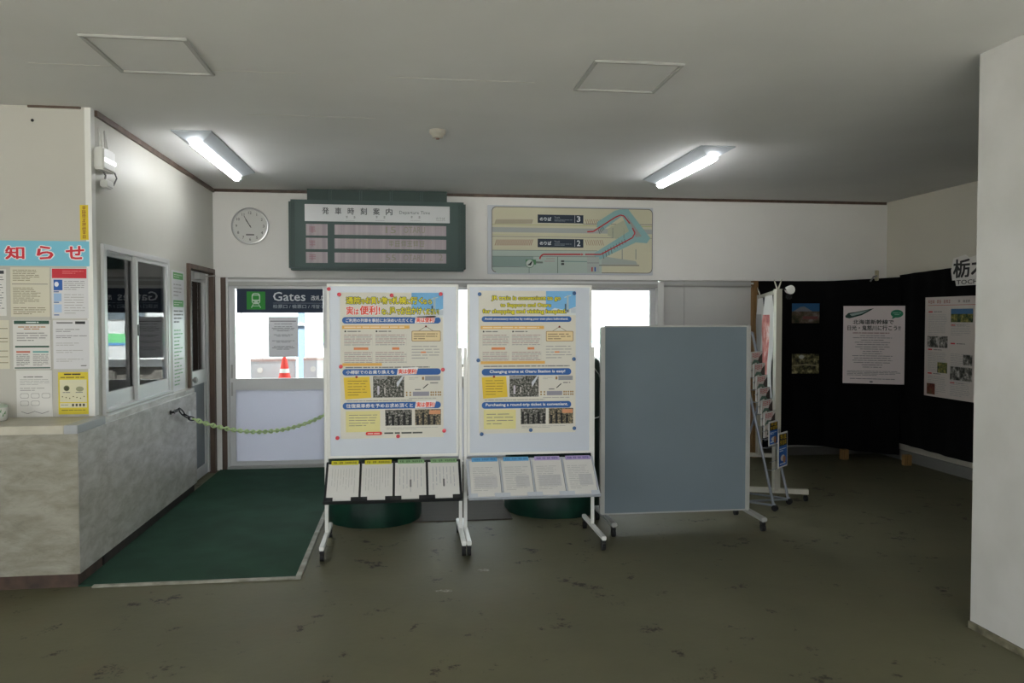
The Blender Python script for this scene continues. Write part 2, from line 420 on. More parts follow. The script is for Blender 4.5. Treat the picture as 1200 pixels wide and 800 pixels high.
# notice wall facing the hall
struct(B(-6.0, 5.23, 0.9, XL - .001, 5.24, H, mat('office_front_paint', (186, 184, 176), .5, spec=.3, var=.04, scale=1.5)).box(-6.0, 5.241, 0.9, XL - .105, 5.33, H, M_lwall), 'wall_office_front')
struct(MB().box(XL - 0.03, 5.2278, 0.94, XL + 0.006, 5.23, H, M_white).box(XL, 5.2278, 0.94, XL + 0.006, 5.29, H, M_white), 'trim_3')
struct(MB().box(XL + 0.0, 5.30, H - 0.035, XL + 0.02, YB, H, M_brown).box(XL - 0.35, 5.215, H - 0.012, XL - 0.05, 5.23, H, M_brown), 'trim_4')
struct(B(XL + 0.02, YB - 0.018, H - 0.028, XR, YB, H, M_brown), 'trim_5')
# office interior behind the window
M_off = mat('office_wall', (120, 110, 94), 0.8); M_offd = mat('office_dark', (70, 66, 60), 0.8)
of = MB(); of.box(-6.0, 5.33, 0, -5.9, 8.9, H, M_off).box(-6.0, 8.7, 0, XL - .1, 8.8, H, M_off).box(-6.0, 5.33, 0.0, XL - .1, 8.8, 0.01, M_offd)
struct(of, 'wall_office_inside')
# right wall
struct(B(XR + 0.02, 3.4, 0, XR + 0.15, 8.7, H, mat('right_wall_paint', (200, 196, 182), 0.6, spec=.3, var=.05, scale=1)), 'wall_right')
struct(B(XR - 0.0, 3.61, 0, XR + 0.02, 8.46, 0.11, mat('grey_baseboard', (120, 120, 116), 0.6)), 'baseboard_right')
struct(B(3.83, 8.44, 0, XR, 8.46, 0.09, mat('grey_baseboard2', (88, 86, 80), 0.6)), 'baseboard_back')
# pillar / wall return at right
struct(B(2.79, 0.2, 0, 5.7, 3.61, H, M_pillar), 'wall_front_right')
struct(B(2.779, 0.2, 0, 2.79, 3.61, 0.035, mat('yellowed_sealant', (140, 134, 112), 0.8, c2=(90, 86, 70), scale=12)), 'baseboard_front_right')
# hall behind the camera with the street entrance
struct(B(-6.0, -3.0, 0, -5.9, -2.5, H, M_wall).box(-6.0, 0.8, 0, -5.9, 5.3, H, M_wall).box(-6.0, -2.5, 2.74, -5.9, 0.8, H, M_wall), 'wall_far_left')
sdn = MB()
for y in (-2.5, -0.87, 0.75): sdn.box(-5.98, y, 0, -5.92, y + .05, 2.74, M_alu)
struct(sdn, 'added_side_opening')  # mullions of an unseen opening, added to spread daylight more evenly through the hall
rw = MB(); rw.box(-6.0, -2.75, 0, -2.2, -2.6, H, M_wall).box(2.2, -2.75, 0, 5.7, -2.6, H, M_wall).box(-2.2, -2.75, 2.74, 2.2, -2.6, H, M_wall)
struct(rw, 'wall_rear')
struct(B(3.4, -2.7, 0, 3.5, 0.3, H, M_wall), 'wall_rear_right')
en = MB()
for x in (-2.2, -0.75, 0.7, 2.15): en.box(x, -2.71, 0, x + .05, -2.65, 2.74, M_alu)
en.box(-2.2, -2.71, 2.69, 2.2, -2.65, 2.74, M_alu); struct(en, 'door_5')
# ground outside
M_plat = mat('platform_asphalt', (150, 150, 148), 0.9, var=0.1)
struct(MB().box(-30, 8.62, -0.4, 40, 10.9, -0.02, M_plat).box(-30, 10.6, -0.4, 40, 10.9, 0.0, M_plat), 'floor_platform')
struct(B(-40, 10.9, -1.2, 60, 40, -1.0, mat('track_ballast', (135, 128, 120), 0.95, c2=(95, 88, 80), scale=30)), 'floor_track_bed')
struct(MB().box(-30, -30, -0.4, 30, -3.0, -0.05, mat('pale_concrete', (196, 194, 186), .9, var=.1)).box(-30, -3.0, -0.4, -6.0, 8.6, -0.05, mat('pale_concrete', (196, 194, 186), .9, var=.1)), 'floor_forecourt')
# ================================================================== COUNTER
ct = thing('counter', (-3.5, 4.8, 0), 'grey marble-fronted office counter with a pale worn top at the far left', 'counter')
MB().box(-4.8, 4.797, 0.085, XL - 0.10, 4.86, 0.89, M_marblef).box(XL - 0.10, 4.797, 0.085, -1.862, 4.80, 0.89, M_marblef).build('front_panel', ct)
MB().box(-1.95, 4.801, 0.085, -1.86, 5.234, 0.889, M_marble).build('side_panel', ct)
MB().box(-4.8, 4.83, 0, -1.885, 5.2, 0.085, M_base_red).build('base', ct)
M_ctop = mat('worn_counter_top', (196, 192, 178), 0.35, c2=(170, 165, 146), scale=4)
MB().box(-4.8, 4.785, 0.89, -1.93, 5.23, 0.938, M_ctop, 0.004).box(-1.93, 4.785, 0.89, -1.858, 5.21, 0.938, mat('grey_corner_cap', (160, 163, 166), 0.4), 0.003).build('countertop', ct)
cup = thing('tissue_tub', (-2.43, 5.09, 0.938), 'small white tub with green leaf print on the counter at the left edge', 'tub')
MB().lathe((-2.43, 5.09, 0.938), [(0.052, 0), (0.06, 0.012), (0.062, 0.07), (0.058, 0.078)], M_white, 28).build('body', cup)
MB().lathe((-2.43, 5.09, 1.016), [(0.06, 0), (0.06, 0.01), (0.045, 0.02), (0.02, 0.024)], mat('green_white', (190, 205, 190), 0.4), 28).build('lid', cup)
g = MB()
for k in range(14):
    a = -PI / 2 + (k - 7) * 0.2; r = 0.0632; cx, cy = -2.43 + r * math.cos(a), 5.09 + r * math.sin(a); z = 0.965 + (k % 3) * 0.012
    g.tube([(cx, cy, z), (cx + .004, cy, z + .018)], [0.0035, .001], flat(90, 140, 90), 6)
g.build('leaf_print', cup)
# ================================================================== NOTICES on office front wall
NY = 5.2285
def notice(name, x0, y0, x1, y1, label, base, draw=None, cat='notice', group='notices on the office wall', art=None, th=0.0012):
    a = art or back_art(NY); a0, b1 = a.px(x0, y0); a1, b0 = a.px(x1, y1)
    a0, a1 = sorted((a0, a1)); b0, b1 = sorted((b0, b1))
    a.slab(a0, b0, a1, b1, th, base)
    if draw: draw(a, a0, b0, a1 - a0, b1 - b0, th + LY)
    return tag(a.build(name), label, cat, group)
RED = flat(206, 48, 62); BLUE = flat(44, 96, 178); LBLUE = flat(120, 190, 214)
def d_banner(a, x, y, w, h, d):
    u0, _ = a.px(0, 300)
    for ch, p0, p1 in (('知', 6, 29), ('ら', 43, 63), ('せ', 77, 99)):
        q0, t1 = a.px(p0, 288); q1, t0 = a.px(p1, 304)
        a.otext(ch, q0, t0, q1, t1, RED, flat(235, 232, 236), d, 0.035, 0.085)
    q0, t1 = a.px(-31, 288); q1, t0 = a.px(-8, 304)
    a.otext('お', q0, t0, q1, t1, RED, flat(235, 232, 236), d, 0.035, 0.085)
notice('banner', -45, 281, 105, 312, 'light blue header banner with large red lettering above the notices', LBLUE, d_banner, 'banner', None)
def d_A(a, x, y, w, h, d):
    a.rect(x + w * .1, y + h * .9, x + w * .95, y + h * .97, flat(60, 60, 66), d); a.para(x + w * .08, y + h * .08, x + w * .95, y + h * .86, 14, M_gink, d, .3)
notice('notice_sheet', -40, 315, 8, 370, 'white sheet with dark title bar at the left edge, top row', M_paper, d_A)
def d_B(a, x, y, w, h, d):
    a.para(x + w * .06, y + h * .72, x + w * .8, y + h * .96, 7, mat('olive_ink', (128, 122, 96), .6), d, .35, rag=.5)
    a.rect(x + w * .04, y + h * .655, x + w * .95, y + h * .668, M_gink, d)
    a.para(x + w * .06, y + h * .26, x + w * .9, y + h * .6, 10, mat('olive_ink', (128, 122, 96), .6), d, .35, rag=.4)
    a.para(x + w * .06, y + h * .04, x + w * .95, y + h * .2, 4, mat('olive_ink', (128, 122, 96), .6), d, .35)
notice('notice_sheet', 12, 313, 59, 371, 'cream text-filled sheet under the middle of the blue banner', M_cream, d_B)
def d_C(a, x, y, w, h, d):
    a.rect(x + w * .02, y + h * .8, x + w * .96, y + h * .99, flat(200, 50, 62), d)
    a.para(x + w * .3, y + h * .88, x + w * .9, y + h * .96, 2, flat(228, 120, 122), d + LY, .35)
    a.rect(x + w * .06, y + h * .56, x + w * .3, y + h * .77, flat(48, 96, 172), d)
    a.disc(x + w * .14, y + h * .68, w * .06, flat(220, 225, 235), d + LY, ry=h * .05)
    a.rect(x + w * .06, y + h * .34, x + w * .27, y + h * .5, flat(150, 180, 216), d); a.rect(x + w * .06, y + h * .12, x + w * .27, y + h * .28, flat(168, 192, 220), d)
    for k in (.06, .31, .52): a.rect(x + w * .06, y + h * k, x + w * .2, y + h * (k + .02), flat(60, 100, 160), d)
    a.para(x + w * .34, y + h * .56, x + w * .92, y + h * .76, 5, M_gink, d, .25); a.para(x + w * .34, y + h * .08, x + w * .92, y + h * .5, 8, M_lgink, d, .25)
notice('notice_sheet', 60, 314, 104, 373, 'white laminated sheet with red header bar and blue squares', M_paper_g, d_C)
def d_D(a, x, y, w, h, d):
    for k in (.12, .24, .36, .55, .62, .82): a.rect(x + w * .1, y + h * k, x + w * .96, y + h * (k + .015), mat('olive_ink', (128, 122, 96), .6), d)
notice('notice_sheet', -38, 375, 12, 432, 'cream ruled sheet at the left edge, second row', M_cream, d_D)
DG = flat(52, 88, 74)
def d_E(a, x, y, w, h, d):
    a.rect(x + w * .03, y + h * .92, x + w * .97, y + h * .99, DG, d); a.para(x + w * .35, y + h * .935, x + w * .7, y + h * .975, 1, flat(210, 220, 215), d + LY, .6)
    a.para(x + w * .12, y + h * .8, x + w * .9, y + h * .88, 2, flat(176, 130, 84), d, .5, center=True); a.para(x + w * .1, y + h * .56, x + w * .92, y + h * .76, 4, M_gink, d, .3)
    a.rect(x + w * .05, y + h * .44, x + w * .96, y + h * .475, DG, d)
    a.rect(x + w * .08, y + h * .33, x + w * .45, y + h * .37, flat(196, 120, 104), d); a.rect(x + w * .52, y + h * .33, x + w * .94, y + h * .37, flat(120, 168, 164), d)
    a.para(x + w * .08, y + h * .06, x + w * .44, y + h * .31, 8, M_gink, d, .4, rag=.05); a.para(x + w * .52, y + h * .06, x + w * .94, y + h * .31, 8, M_gink, d, .35, rag=.05)
    a.rect(x + w * .03, y + h * .01, x + w * .98, y + h * .035, DG, d)
notice('notice_sheet', 15, 375, 60, 432, 'white timetable sheet with dark green bars, middle of the wall', M_paper, d_E)
def d_F(a, x, y, w, h, d):
    a.rect(x + w * .1, y + h * .93, x + w * .55, y + h * .96, M_gink, d); a.rect(x + w * .62, y + h * .92, x + w * .9, y + h * .975, M_ink, d)
    for k in (.83, .7, .55, .4, .22): a.para(x + w * .08, y + h * (k - .08), x + w * .95, y + h * k, 2, M_lgink if k < .6 else M_gink, d, .3, rag=.3)
    a.rect(x + w * .76, y + h * .06, x + w * .92, y + h * .075, M_ink, d)
notice('notice_sheet', 62, 375, 105, 432, 'white text sheet above the yellow bordered notice', M_paper_g, d_F)
def d_G(a, x, y, w, h, d):
    a.para(x + w * .2, y + h * .84, x + w * .75, y + h * .88, 1, M_gink, d, .5); a.para(x + w * .1, y + h * .68, x + w * .95, y + h * .82, 4, M_lgink, d, .3); a.para(x + w * .1, y + h * .55, x + w * .8, y + h * .64, 2, M_lgink, d, .4)
    for (p, q) in ((.1, .4), (.4, .4), (.7, .4), (.1, .24), (.4, .24)):
        a.rrect(x + w * p, y + h * q, x + w * (p + .24), y + h * (q + .11), .01, M_lgink, d); a.rrect(x + w * (p + .012), y + h * (q + .012), x + w * (p + .228), y + h * (q + .098), .01, M_paper, d + LY)
    a.line([(x + w * .12, y + h * .12), (x + w * .3, y + h * .07), (x + w * .5, y + h * .12), (x + w * .7, y + h * .07), (x + w * .9, y + h * .12)], .003, M_gink, d)
notice('notice_sheet', 19, 434, 62, 488, 'white sheet with small rounded boxes, bottom row beside the counter', M_paper, d_G)
YEL = flat(214, 196, 60)
def d_H(a, x, y, w, h, d):
    a.rect(x + w * .05, y + h * .16, x + w * .95, y + h * .82, flat(212, 208, 178), d)
    a.para(x + w * .2, y + h * .93, x + w * .75, y + h * .97, 1, M_ink, d, .8, rag=0); a.para(x + w * .08, y + h * .85, x + w * .9, y + h * .9, 1, flat(120, 110, 50), d, .5)
    a.disc(x + w * .28, y + h * .62, w * .1, flat(110, 116, 78), d + LY); a.rrect(x + w * .21, y + h * .56, x + w * .35, y + h * .66, .01, flat(70, 70, 50), d + LY * 2)
    a.disc(x + w * .72, y + h * .6, w * .13, flat(150, 150, 120), d + LY, ry=h * .06); a.para(x + w * .15, y + h * .5, x + w * .4, y + h * .54, 1, M_gink, d + LY); a.para(x + w * .58, y + h * .5, x + w * .85, y + h * .54, 1, M_gink, d + LY)
    for k in range(7): a.disc(x + w * (.14 + .12 * k), y + h * (.42 - .02 * (k % 3)), w * .022, flat(90, 84, 56), d + LY, 8)
    a.rect(x + w * .05, y + h * .27, x + w * .95, y + h * .29, YEL, d + LY)
    for k in range(4): a.rect(x + w * (.45 + .12 * k), y + h * .19, x + w * (.52 + .12 * k), y + h * .25, flat(76, 74, 60), d + LY)
    a.para(x + w * .08, y + h * .21, x + w * .36, y + h * .24, 1, M_gink, d + LY); a.para(x + w * .1, y + h * .08, x + w * .9, y + h * .12, 1, flat(140, 128, 50), d, .5)
notice('notice_sheet', 68, 436, 104, 485, 'yellow bordered notice with small drawings, lowest beside the window', YEL, d_H)
def d_I(a, x, y, w, h, d):
    a.glyphs(x + w * .25, y + h * .03, x + w * .72, y + h * .97, 'xxxxxxxx', flat(130, 66, 42), d, True)
notice('vertical_sticker', 93.5, 240, 104, 281, 'narrow yellow vertical sticker with dark red lettering above the banner', flat(216, 190, 50), d_I, 'sticker', None)
a = back_art(5.23); u, v = a.px(38, 141)
tag(MB().lathe((u, 5.23, v), [(0.009, 0), (0.009, 0.004), (0.005, 0.008)], M_black, 12, 'y').build('screw_cap'), 'small dark screw cap high on the white wall left of the lamp', 'screw cap')
# paper strip between window and side door
def d_J(a, x, y, w, h, d):
    GR = flat(96, 160, 96)
    for k in (.93, .70): a.rect(x + w * .1, y + h * k, x + w * .92, y + h * (k + .055), GR, d); a.para(x + w * .15, y + h * (k + .01), x + w * .88, y + h * (k + .045), 2, flat(200, 214, 196), d + LY, .35)
    a.para(x + w * .12, y + h * .78, x + w * .9, y + h * .9, 4, M_lgink, d, .3, rag=.3); a.para(x + w * .12, y + h * .56, x + w * .9, y + h * .68, 4, M_gink, d, .4)
    a.para(x + w * .12, y + h * .04, x + w * .9, y + h * .52, 16, flat(132, 172, 138), d, .35, rag=.5)
notice('notice_strip', 201, 316, 217, 455, 'tall narrow laminated sheet with green bars between window and side door', M_paper_g, d_J, 'notice', None, left_art(XL + 0.0005))
# ================================================================== WINDOW (sliding, two sashes)
wr = bpy.data.objects.new('window_1', None); COL.objects.link(wr); wr.location = (XL, 6.07, WZ0); W[wr.name] = Vector(wr.location); wr['kind'] = 'structure'
m = MB(); X0, X1 = XL - 0.09, XL + 0.022
m.box(X0, WY0, WZ0, X1, WY0 + .045, WZ1, M_alu).box(X0, WY1 - .045, WZ0, X1, WY1, WZ1, M_alu).box(X0, WY0, WZ1 - .035, X1, WY1, WZ1, M_alu)
m.box(X0, WY0, WZ0, X1 + .012, WY1, WZ0 + .035, M_alu).box(X1, WY0, WZ0 + .012, X1 + .02, WY1, WZ0 + .022, M_alud)
m.build('window_frame', wr)
ym = 6.03
for k, (y0, y1, x) in enumerate(((WY0 + .045, ym + .03, XL - 0.028), (ym - .03, WY1 - .045, XL + 0.002))):
    s_ = MB(); z0, z1 = WZ0 + .035, WZ1 - .035
    s_.box(x - .013, y0, z0, x + .013, y0 + .035, z1, M_alu).box(x - .013, y1 - .035, z0, x + .013, y1, z1, M_alu)
    s_.box(x - .013, y0, z0, x + .013, y1, z0 + .10, M_alu).box(x - .013, y0, z1 - .03, x + .013, y1, z1, M_alu)
    so = s_.build('sash', wr)
    MB().box(x - .0025, y0 + .035, z0 + .10, x + .0025, y1 - .035, z1 - .03, M_glass).build('glass_pane', so)
    if k: MB().box(x + .013, y0 + .01, 1.42, x + .02, y0 + .025, 1.50, M_black).build('latch', so)
# sheets seen through the window, standing inside against the glass
def d_K(a, x, y, w, h, d):
    a.rect(x + w * .06, y + h * .66, x + w * .94, y + h * .95, flat(80, 140, 84), d); a.para(x + w * .1, y + h * .68, x + w * .9, y + h * .93, 6, flat(210, 220, 205), d + LY, .35)
    a.para(x + w * .1, y + h * .1, x + w * .9, y + h * .6, 8, M_lgink, d)
notice('window_sheet', 129, 328, 148, 376, 'white and green sheet inside the left window pane', M_paper, d_K, 'notice', None, left_art(XL - 0.052))
def d_L(a, x, y, w, h, d): a.para(x + w * .1, y + h * .08, x + w * .9, y + h * .92, 12, flat(90, 92, 96), d, .35)
notice('window_sheet', 168, 371, 192, 421, 'grey sheet with text inside the right window pane', mat('grey_sheet', (126, 128, 132), .7), d_L, 'notice', None, left_art(XL - 0.03))
# ================================================================== SIDE DOOR
dr = bpy.data.objects.new('door_1', None); COL.objects.link(dr); dr.location = (XL, 7.83, 0); W[dr.name] = Vector(dr.location); dr['kind'] = 'structure'
m = MB(); m.box(XL - .10, DY0, 0, XL + .028, DY0 + .045, DZ1, M_brown).box(XL - .10, DY1 - .07, 0, XL + .028, DY1, DZ1, M_brown).box(XL - .10, DY0, DZ1 - .04, XL + .028, DY1, DZ1, M_brown)
m.build('door_frame', dr)
xa = XL - .05
m = MB(); y0, y1 = DY0 + .045, DY1 - .07
m.box(xa - .02, y0, .02, xa + .02, y0 + .05, DZ1 - .05, M_alu).box(xa - .02, y1 - .13, .02, xa + .02, y1 - .07, DZ1 - .12, M_alu).box(xa - .02, y1 - .05, 0.02, xa + .03, y1, DZ1 - .05, M_alu)
m.box(xa - .02, y0, .92, xa + .02, y1 - .08, 1.05, M_alu).box(xa - .02, y0, .02, xa + .02, y1 - .08, .12, M_alu).box(xa - .02, y0, DZ1 - .14, xa + .02, y1, DZ1 - .05, M_alu)
lf = m.build('door_leaf', dr)
MB().box(xa - .003, y0 + .05, 1.05, xa + .003, y1 - .13, DZ1 - .14, M_glass).build('glass_pane', lf)
MB().box(xa - .008, y0 + .05, .12, xa + .008, y1 - .13, .92, mat('grey_door_panel', (118, 128, 130), .35)).build('lower_panel', lf)
MB().lathe((xa + .02, y0 + .10, .985), [(.03, 0), (.03, .01), (.013, .012), (.013, .04), (.028, .05), (.028, .07), (.012, .08)], M_alud, 20, 'x').build('door_knob', lf)
cl = MB(); cl.box(xa + .02, y0 + .30, DZ1 - .125, xa + .075, y0 + .52, DZ1 - .06, M_alud, .004).bar((xa + .06, y0 + .5, DZ1 - .09), (xa + .11, y0 + .74, DZ1 - .07), .02, .01, M_alud).build('door_closer', lf)
# ================================================================== SLIDING DOORS to the platform
DYF = 8.42
def slide(n, x0, x1, dy, handle, stileR=.06, stileL=.055):
    r = bpy.data.objects.new('door_%d' % n, None); COL.objects.link(r); r.location = ((x0 + x1) / 2, DYF, 0); W[r.name] = Vector(r.location); r['kind'] = 'structure'
    y0, y1 = DYF + dy, DYF + dy + .035; zt = 1.875; m = MB()
    m.box(x0, y0, .03, x0 + stileL, y1, zt, M_alu).box(x1 - stileR, y0, .03, x1, y1, zt, M_alu)
    m.box(x0, y0, zt - .03, x1, y1, zt, M_alu).box(x0, y0 - .004, .81, x1, y1, .925, M_alu).box(x0, y0, .03, x1, y1, .075, M_alu)
    m.build('door_frame', r)
    MB().box(x0 + stileL, y0 + .014, .925, x1 - stileR, y0 + .020, zt - .03, M_glass).build('glass_pane', r)
    MB().box(x0 + stileL, y0 + .010, .075, x1 - stileR, y0 + .024, .81, M_frost).build('lower_panel', r)
    if handle:
        MB().box(x0 + .012, y0 - .012, .93, x0 + .03, y0, 1.07, M_alud, .003).build('handle', r); MB().box(x0 + .012, y0 - .012, .75, x0 + .03, y0, .89, M_alud, .003).build('handle', r)
    return r
slide(2, -1.795, -.80, 0, True)
slide(3, -.84, .367, .045, False)
slide(4, .327, 1.56, 0, False)
slide(6, 1.50, 2.70, .045, False, .06)
fr = MB()
fr.box(-1.815, 8.37, .0, -1.795, 8.54, 1.955, M_alu).box(-1.815, 8.375, 1.875, 2.70, 8.54, 1.955, M_alud).box(-1.815, 8.37, 1.915, 3.79, 8.375, 1.935, M_alu)
fr.box(-1.815, 8.36, 0, 2.75, 8.54, .032, M_alud).box(2.70, 8.37, 0, 2.765, 8.54, 1.93, M_white)
struct(fr, 'trim_6')
pn = MB(); M_gp = mat('grey_wall_board', (204, 203, 200), .5, var=.04, scale=2)
pn.box(2.765, 8.44, 0, 3.02, 8.54, 1.955, M_gp).box(3.024, 8.44, 0, 3.79, 8.54, 1.955, M_gp).box(3.02, 8.446, 0, 3.024, 8.54, 1.955, M_dark).box(2.765, 8.42, 1.885, 3.79, 8.44, 1.90, M_alud)
struct(pn, 'wall_back_panels')
struct(B(3.79, 8.36, 0, 3.84, 8.46, 1.955, M_wood), 'trim_7')
# Gates sign on the door glass
NAVY = flat(44, 58, 78)
a = back_art(DYF - 0.003 + 0.014); sx0, sz1 = a.px(276, 338); sx1, sz0 = a.px(381.5, 366.5)
sz1 = 1.845
sg = a; sg.slab(sx0 + .01, sz0, -.862, sz1, .0015, NAVY); d = .0015 + LY
WH = flat(222, 226, 230)
def pxr(a, x0, y0, x1, y1):
    p = a.px(x0, y0); q = a.px(x1, y1); return min(p[0], q[0]), min(p[1], q[1]), max(p[0], q[0]), max(p[1], q[1])
r = pxr(a, 289, 341.5, 311, 362.5); GG = flat(52, 150, 62); a.rect(*r, GG, d)
gx, gy, gw, gh = r[0], r[1], r[2] - r[0], r[3] - r[1]
def T(u, v): return gx + gw * u, gy + gh * v
a.rrect(*T(.27, .3), *T(.73, .92), .03, flat(205, 225, 205), d + LY); a.rrect(*T(.33, .55), *T(.67, .78), .01, GG, d + 2 * LY); a.rrect(*T(.38, .84), *T(.62, .88), .002, GG, d + 2 * LY)
a.disc(*T(.37, .43), gw * .045, GG, d + 2 * LY, 12); a.disc(*T(.63, .43), gw * .045, GG, d + 2 * LY, 12)
a.line([T(.36, .3), T(.25, .1)], .008, flat(205, 225, 205), d + LY); a.line([T(.64, .3), T(.75, .1)], .008, flat(205, 225, 205), d + LY); a.line([T(.31, .2), T(.69, .2)], .007, flat(205, 225, 205), d + LY)
a.text('Gates', *pxr(a, 320, 342, 358, 352.6), WH, d, .012)
a.text('改札口', *pxr(a, 364.5, 346, 381, 352.2), WH, d, .02)
a.rect(*pxr(a, 320, 354.8, 380, 355.3), flat(150, 160, 172), d)
a.text('检票口 / 檢票口 / 개찰구', *pxr(a, 320, 356.6, 380, 361.3), flat(170, 180, 190), d, .01)
tag(sg.build('gate_sign'), 'dark blue sign with green train symbol and white words on the door glass', 'sign')
M_paper_t = mat('backlit_paper', (214, 213, 214), .6, spec=.2); translucent(M_paper_t, .45, (226, 224, 226))
def d_M(a, x, y, w, h, d):
    a.rect(x + w * .06, y + h * .88, x + w * .94, y + h * .9, M_gink, d)
    for k, n in ((.84, 1), (.77, 4), (.57, 2), (.42, 2), (.28, 3)): a.para(x + w * .1, y + h * (k - .035 * n), x + w * .9, y + h * k, n, M_gink, d, .35, center=True, rag=.3)
notice('door_notice', 314.5, 371, 349.5, 418, 'white printed notice taped to the glass of the gate door', M_paper_t, d_M, 'notice', None, back_art(DYF + .0135))
# rain gutter / pole outside etc.
# ================================================================== OUTSIDE
tr = thing('train', (4.0, 14.6, -1.0), 'white railcar with green and blue stripe beyond the platform doors', 'train')
TX0, TX1, TY0, TY1 = -1.6, 14.0, 13.0, 15.8
M_tr = mat('train_white', (226, 228, 230), .35, spec=.4); M_tg = mat('train_green', (130, 214, 150), .4); M_tb = mat('train_blue', (110, 160, 214), .4)
TZ0 = .78
b = MB().box(TX0, TY0, TZ0, TX1, TY1, 2.9, M_tr, .12); b.box(TX0 + .1, TY0 + .2, 2.85, TX1 - .1, TY1 - .2, 3.15, M_tr, .14); b.build('body', tr)
MB().box(TX0 + .1, TY0 - .006, 1.16, TX1 - .1, TY0, 1.30, M_tg).box(TX0 + .1, TY0 - .006, 1.12, TX1 - .1, TY0, 1.16, M_tb).build('stripe', tr)
M_tglass = mat('train_window_glass', (112, 122, 130), .3, spec=.2)
for x, ww, za, zb in [(-1.0 + k * 1.16, .78, 1.5, 2.2) for k in range(3)] + [(3.17, .17, 1.48, 1.92), (3.46, .20, 1.54, 1.97)] + [(4.3 + k * 1.16, .78, 1.5, 2.2) for k in range(8)]:
    w_ = MB(); ar = Art((0, TY0, 0), (1, 0, 0), (0, -1, 0), (0, 0, 1), w_); ar.rrect(x, za, x + ww, zb, .08, M_alud, .004); fo = w_.build('window', tr)
    w2 = MB(); ar = Art((0, TY0, 0), (1, 0, 0), (0, -1, 0), (0, 0, 1), w2); ar.rrect(x + .02, za + .02, x + ww - .02, zb - .02, .07, M_tglass, .006); w2.build('pane', fo)
M_under = mat('underframe_grey', (120, 116, 110), .8, var=.3, scale=5)
u_ = MB(); u_.box(TX0 + .3, TY0 + .15, .2, TX1 - .3, TY1 - .15, TZ0, M_under)
for k in range(10): u_.box(TX0 + .8 + k * 1.4, TY0 + .02, -.15 + (k % 3) * .1, TX0 + 1.7 + k * 1.4, TY0 + .5, TZ0 - .05, M_under, .03)
u_.build('underframe', tr)
for x in (-.4, 1.6, 9.5, 11.5):
    w_ = MB(); w_.lathe((x, TY0 + .35, -.54), [(.43, 0), (.43, -.02), (.40, -.03), (.40, -.12), (.1, -.14)], M_under, 28, 'y').build('wheel', tr)
rl = MB()
for y in (13.4, 14.9): rl.box(-25, y, -1.0, 40, y + .07, -.9, M_under)
struct(rl, 'trim_8')
# pale hut wall at the left of the gate view, and low gate boxes
hut = thing('platform_screen', (-2.85, 11.2, 0), 'pale upright panel standing on the platform left of the door notice', 'panel')
MB().box(-3.4, 11.2, 0, -2.0, 11.28, 2.6, mat('pale_screen', (212, 215, 220), .5)).build('board', hut); MB().box(-2.0, 11.18, 0, -1.96, 11.3, 2.6, M_white).build('post', hut); MB().box(-2.24, 11.185, 1.1, -2.22, 11.2, 1.7, M_gink).build('handle', hut)
def fencebox(x0, x1, z1, label):
    t = thing('barrier_box', ((x0 + x1) / 2, 10.4, 0), label, 'barrier', 'barriers on the platform')
    MB().box(x0, 10.3, 0.0, x1, 10.45, z1, mat('barrier_white', (196, 200, 206), .5), .02).build('body', t)
    MB().lathe((x0 + .12, 10.3, z1 - .14), [(.035, 0), (.035, .01)], M_white, 16, 'y').build('reflector', t)
    MB().box(x0, 10.29, z1 - .03, x1, 10.46, z1, mat('dusty_pink', (190, 165, 160), .6)).build('top_rail', t)
fencebox(-1.95, -1.40, 1.03, 'low pale barrier left of the red cone on the platform')
fencebox(-1.30, -.85, 1.04, 'low pale barrier right of the blue post on the platform')
ps = thing('platform_post', (-1.37, 10.7, 0), 'blue grey post standing on the platform behind the gate door', 'post')
MB().box(-1.41, 10.65, 0, -1.33, 10.75, 2.9, mat('blue_grey_steel', (92, 110, 132), .5)).build('shaft', ps); MB().box(-1.6, 10.62, 1.45, -1.0, 10.65, 1.47, M_white).build('arm', ps)
cn = thing('traffic_cone', (-1.48, 9.95, 0), 'red and white cone seen through the gate door glass', 'cone')
MB().lathe((-1.48, 9.95, 0.72), [(.10, 0), (.075, .1), (.06, .16)], flat(220, 60, 50), 20).lathe((-1.48, 9.95, .88), [(.06, 0), (.05, .05)], M_white, 20).lathe((-1.48, 9.95, .93), [(.05, 0), (.03, .12), (.01, .16)], flat(220, 60, 50), 20).lathe((-1.48, 9.95, .02), [(.16, 0), (.13, .4), (.10, .70)], flat(220, 60, 50), 20).build('cone_body', cn)
MB().box(-1.66, 9.77, 0, -1.30, 10.13, .03, flat(220, 60, 50), .01).build('base', cn)
# ================================================================== CEILING FITTINGS
def hatch(x0, y0, x1, y1, label):
    t = thing('ceiling_hatch', ((x0 + x1) / 2, (y0 + y1) / 2, H), label, 'ceiling hatch', 'ceiling hatches')
    m = MB(); w = .022; z0 = H - .012
    for (a0, b0, a1, b1) in ((x0, y0, x1, y0 + w), (x0, y1 - w, x1, y1), (x0, y0 + w, x0 + w, y1 - w), (x1 - w, y0 + w, x1, y1 - w)):
        m.box(a0, b0, z0, a1, b1, H, M_alud, .003)
    m.build('frame', t); MB().box(x0 + w, y0 + w, H - .004, x1 - w, y1 - w, H, M_ceil).build('panel', t)
hatch(-1.48, 3.88, -1.005, 4.435, 'square metal-framed ceiling hatch at upper left')
hatch(.935, 3.93, 1.406, 4.45, 'square metal-framed ceiling hatch right of centre')
M_tube = mat('lit_tube', (1, 1, 1), emit=11.0); M_refl = mat('lamp_reflector', (196, 204, 212), .35, spec=.5)
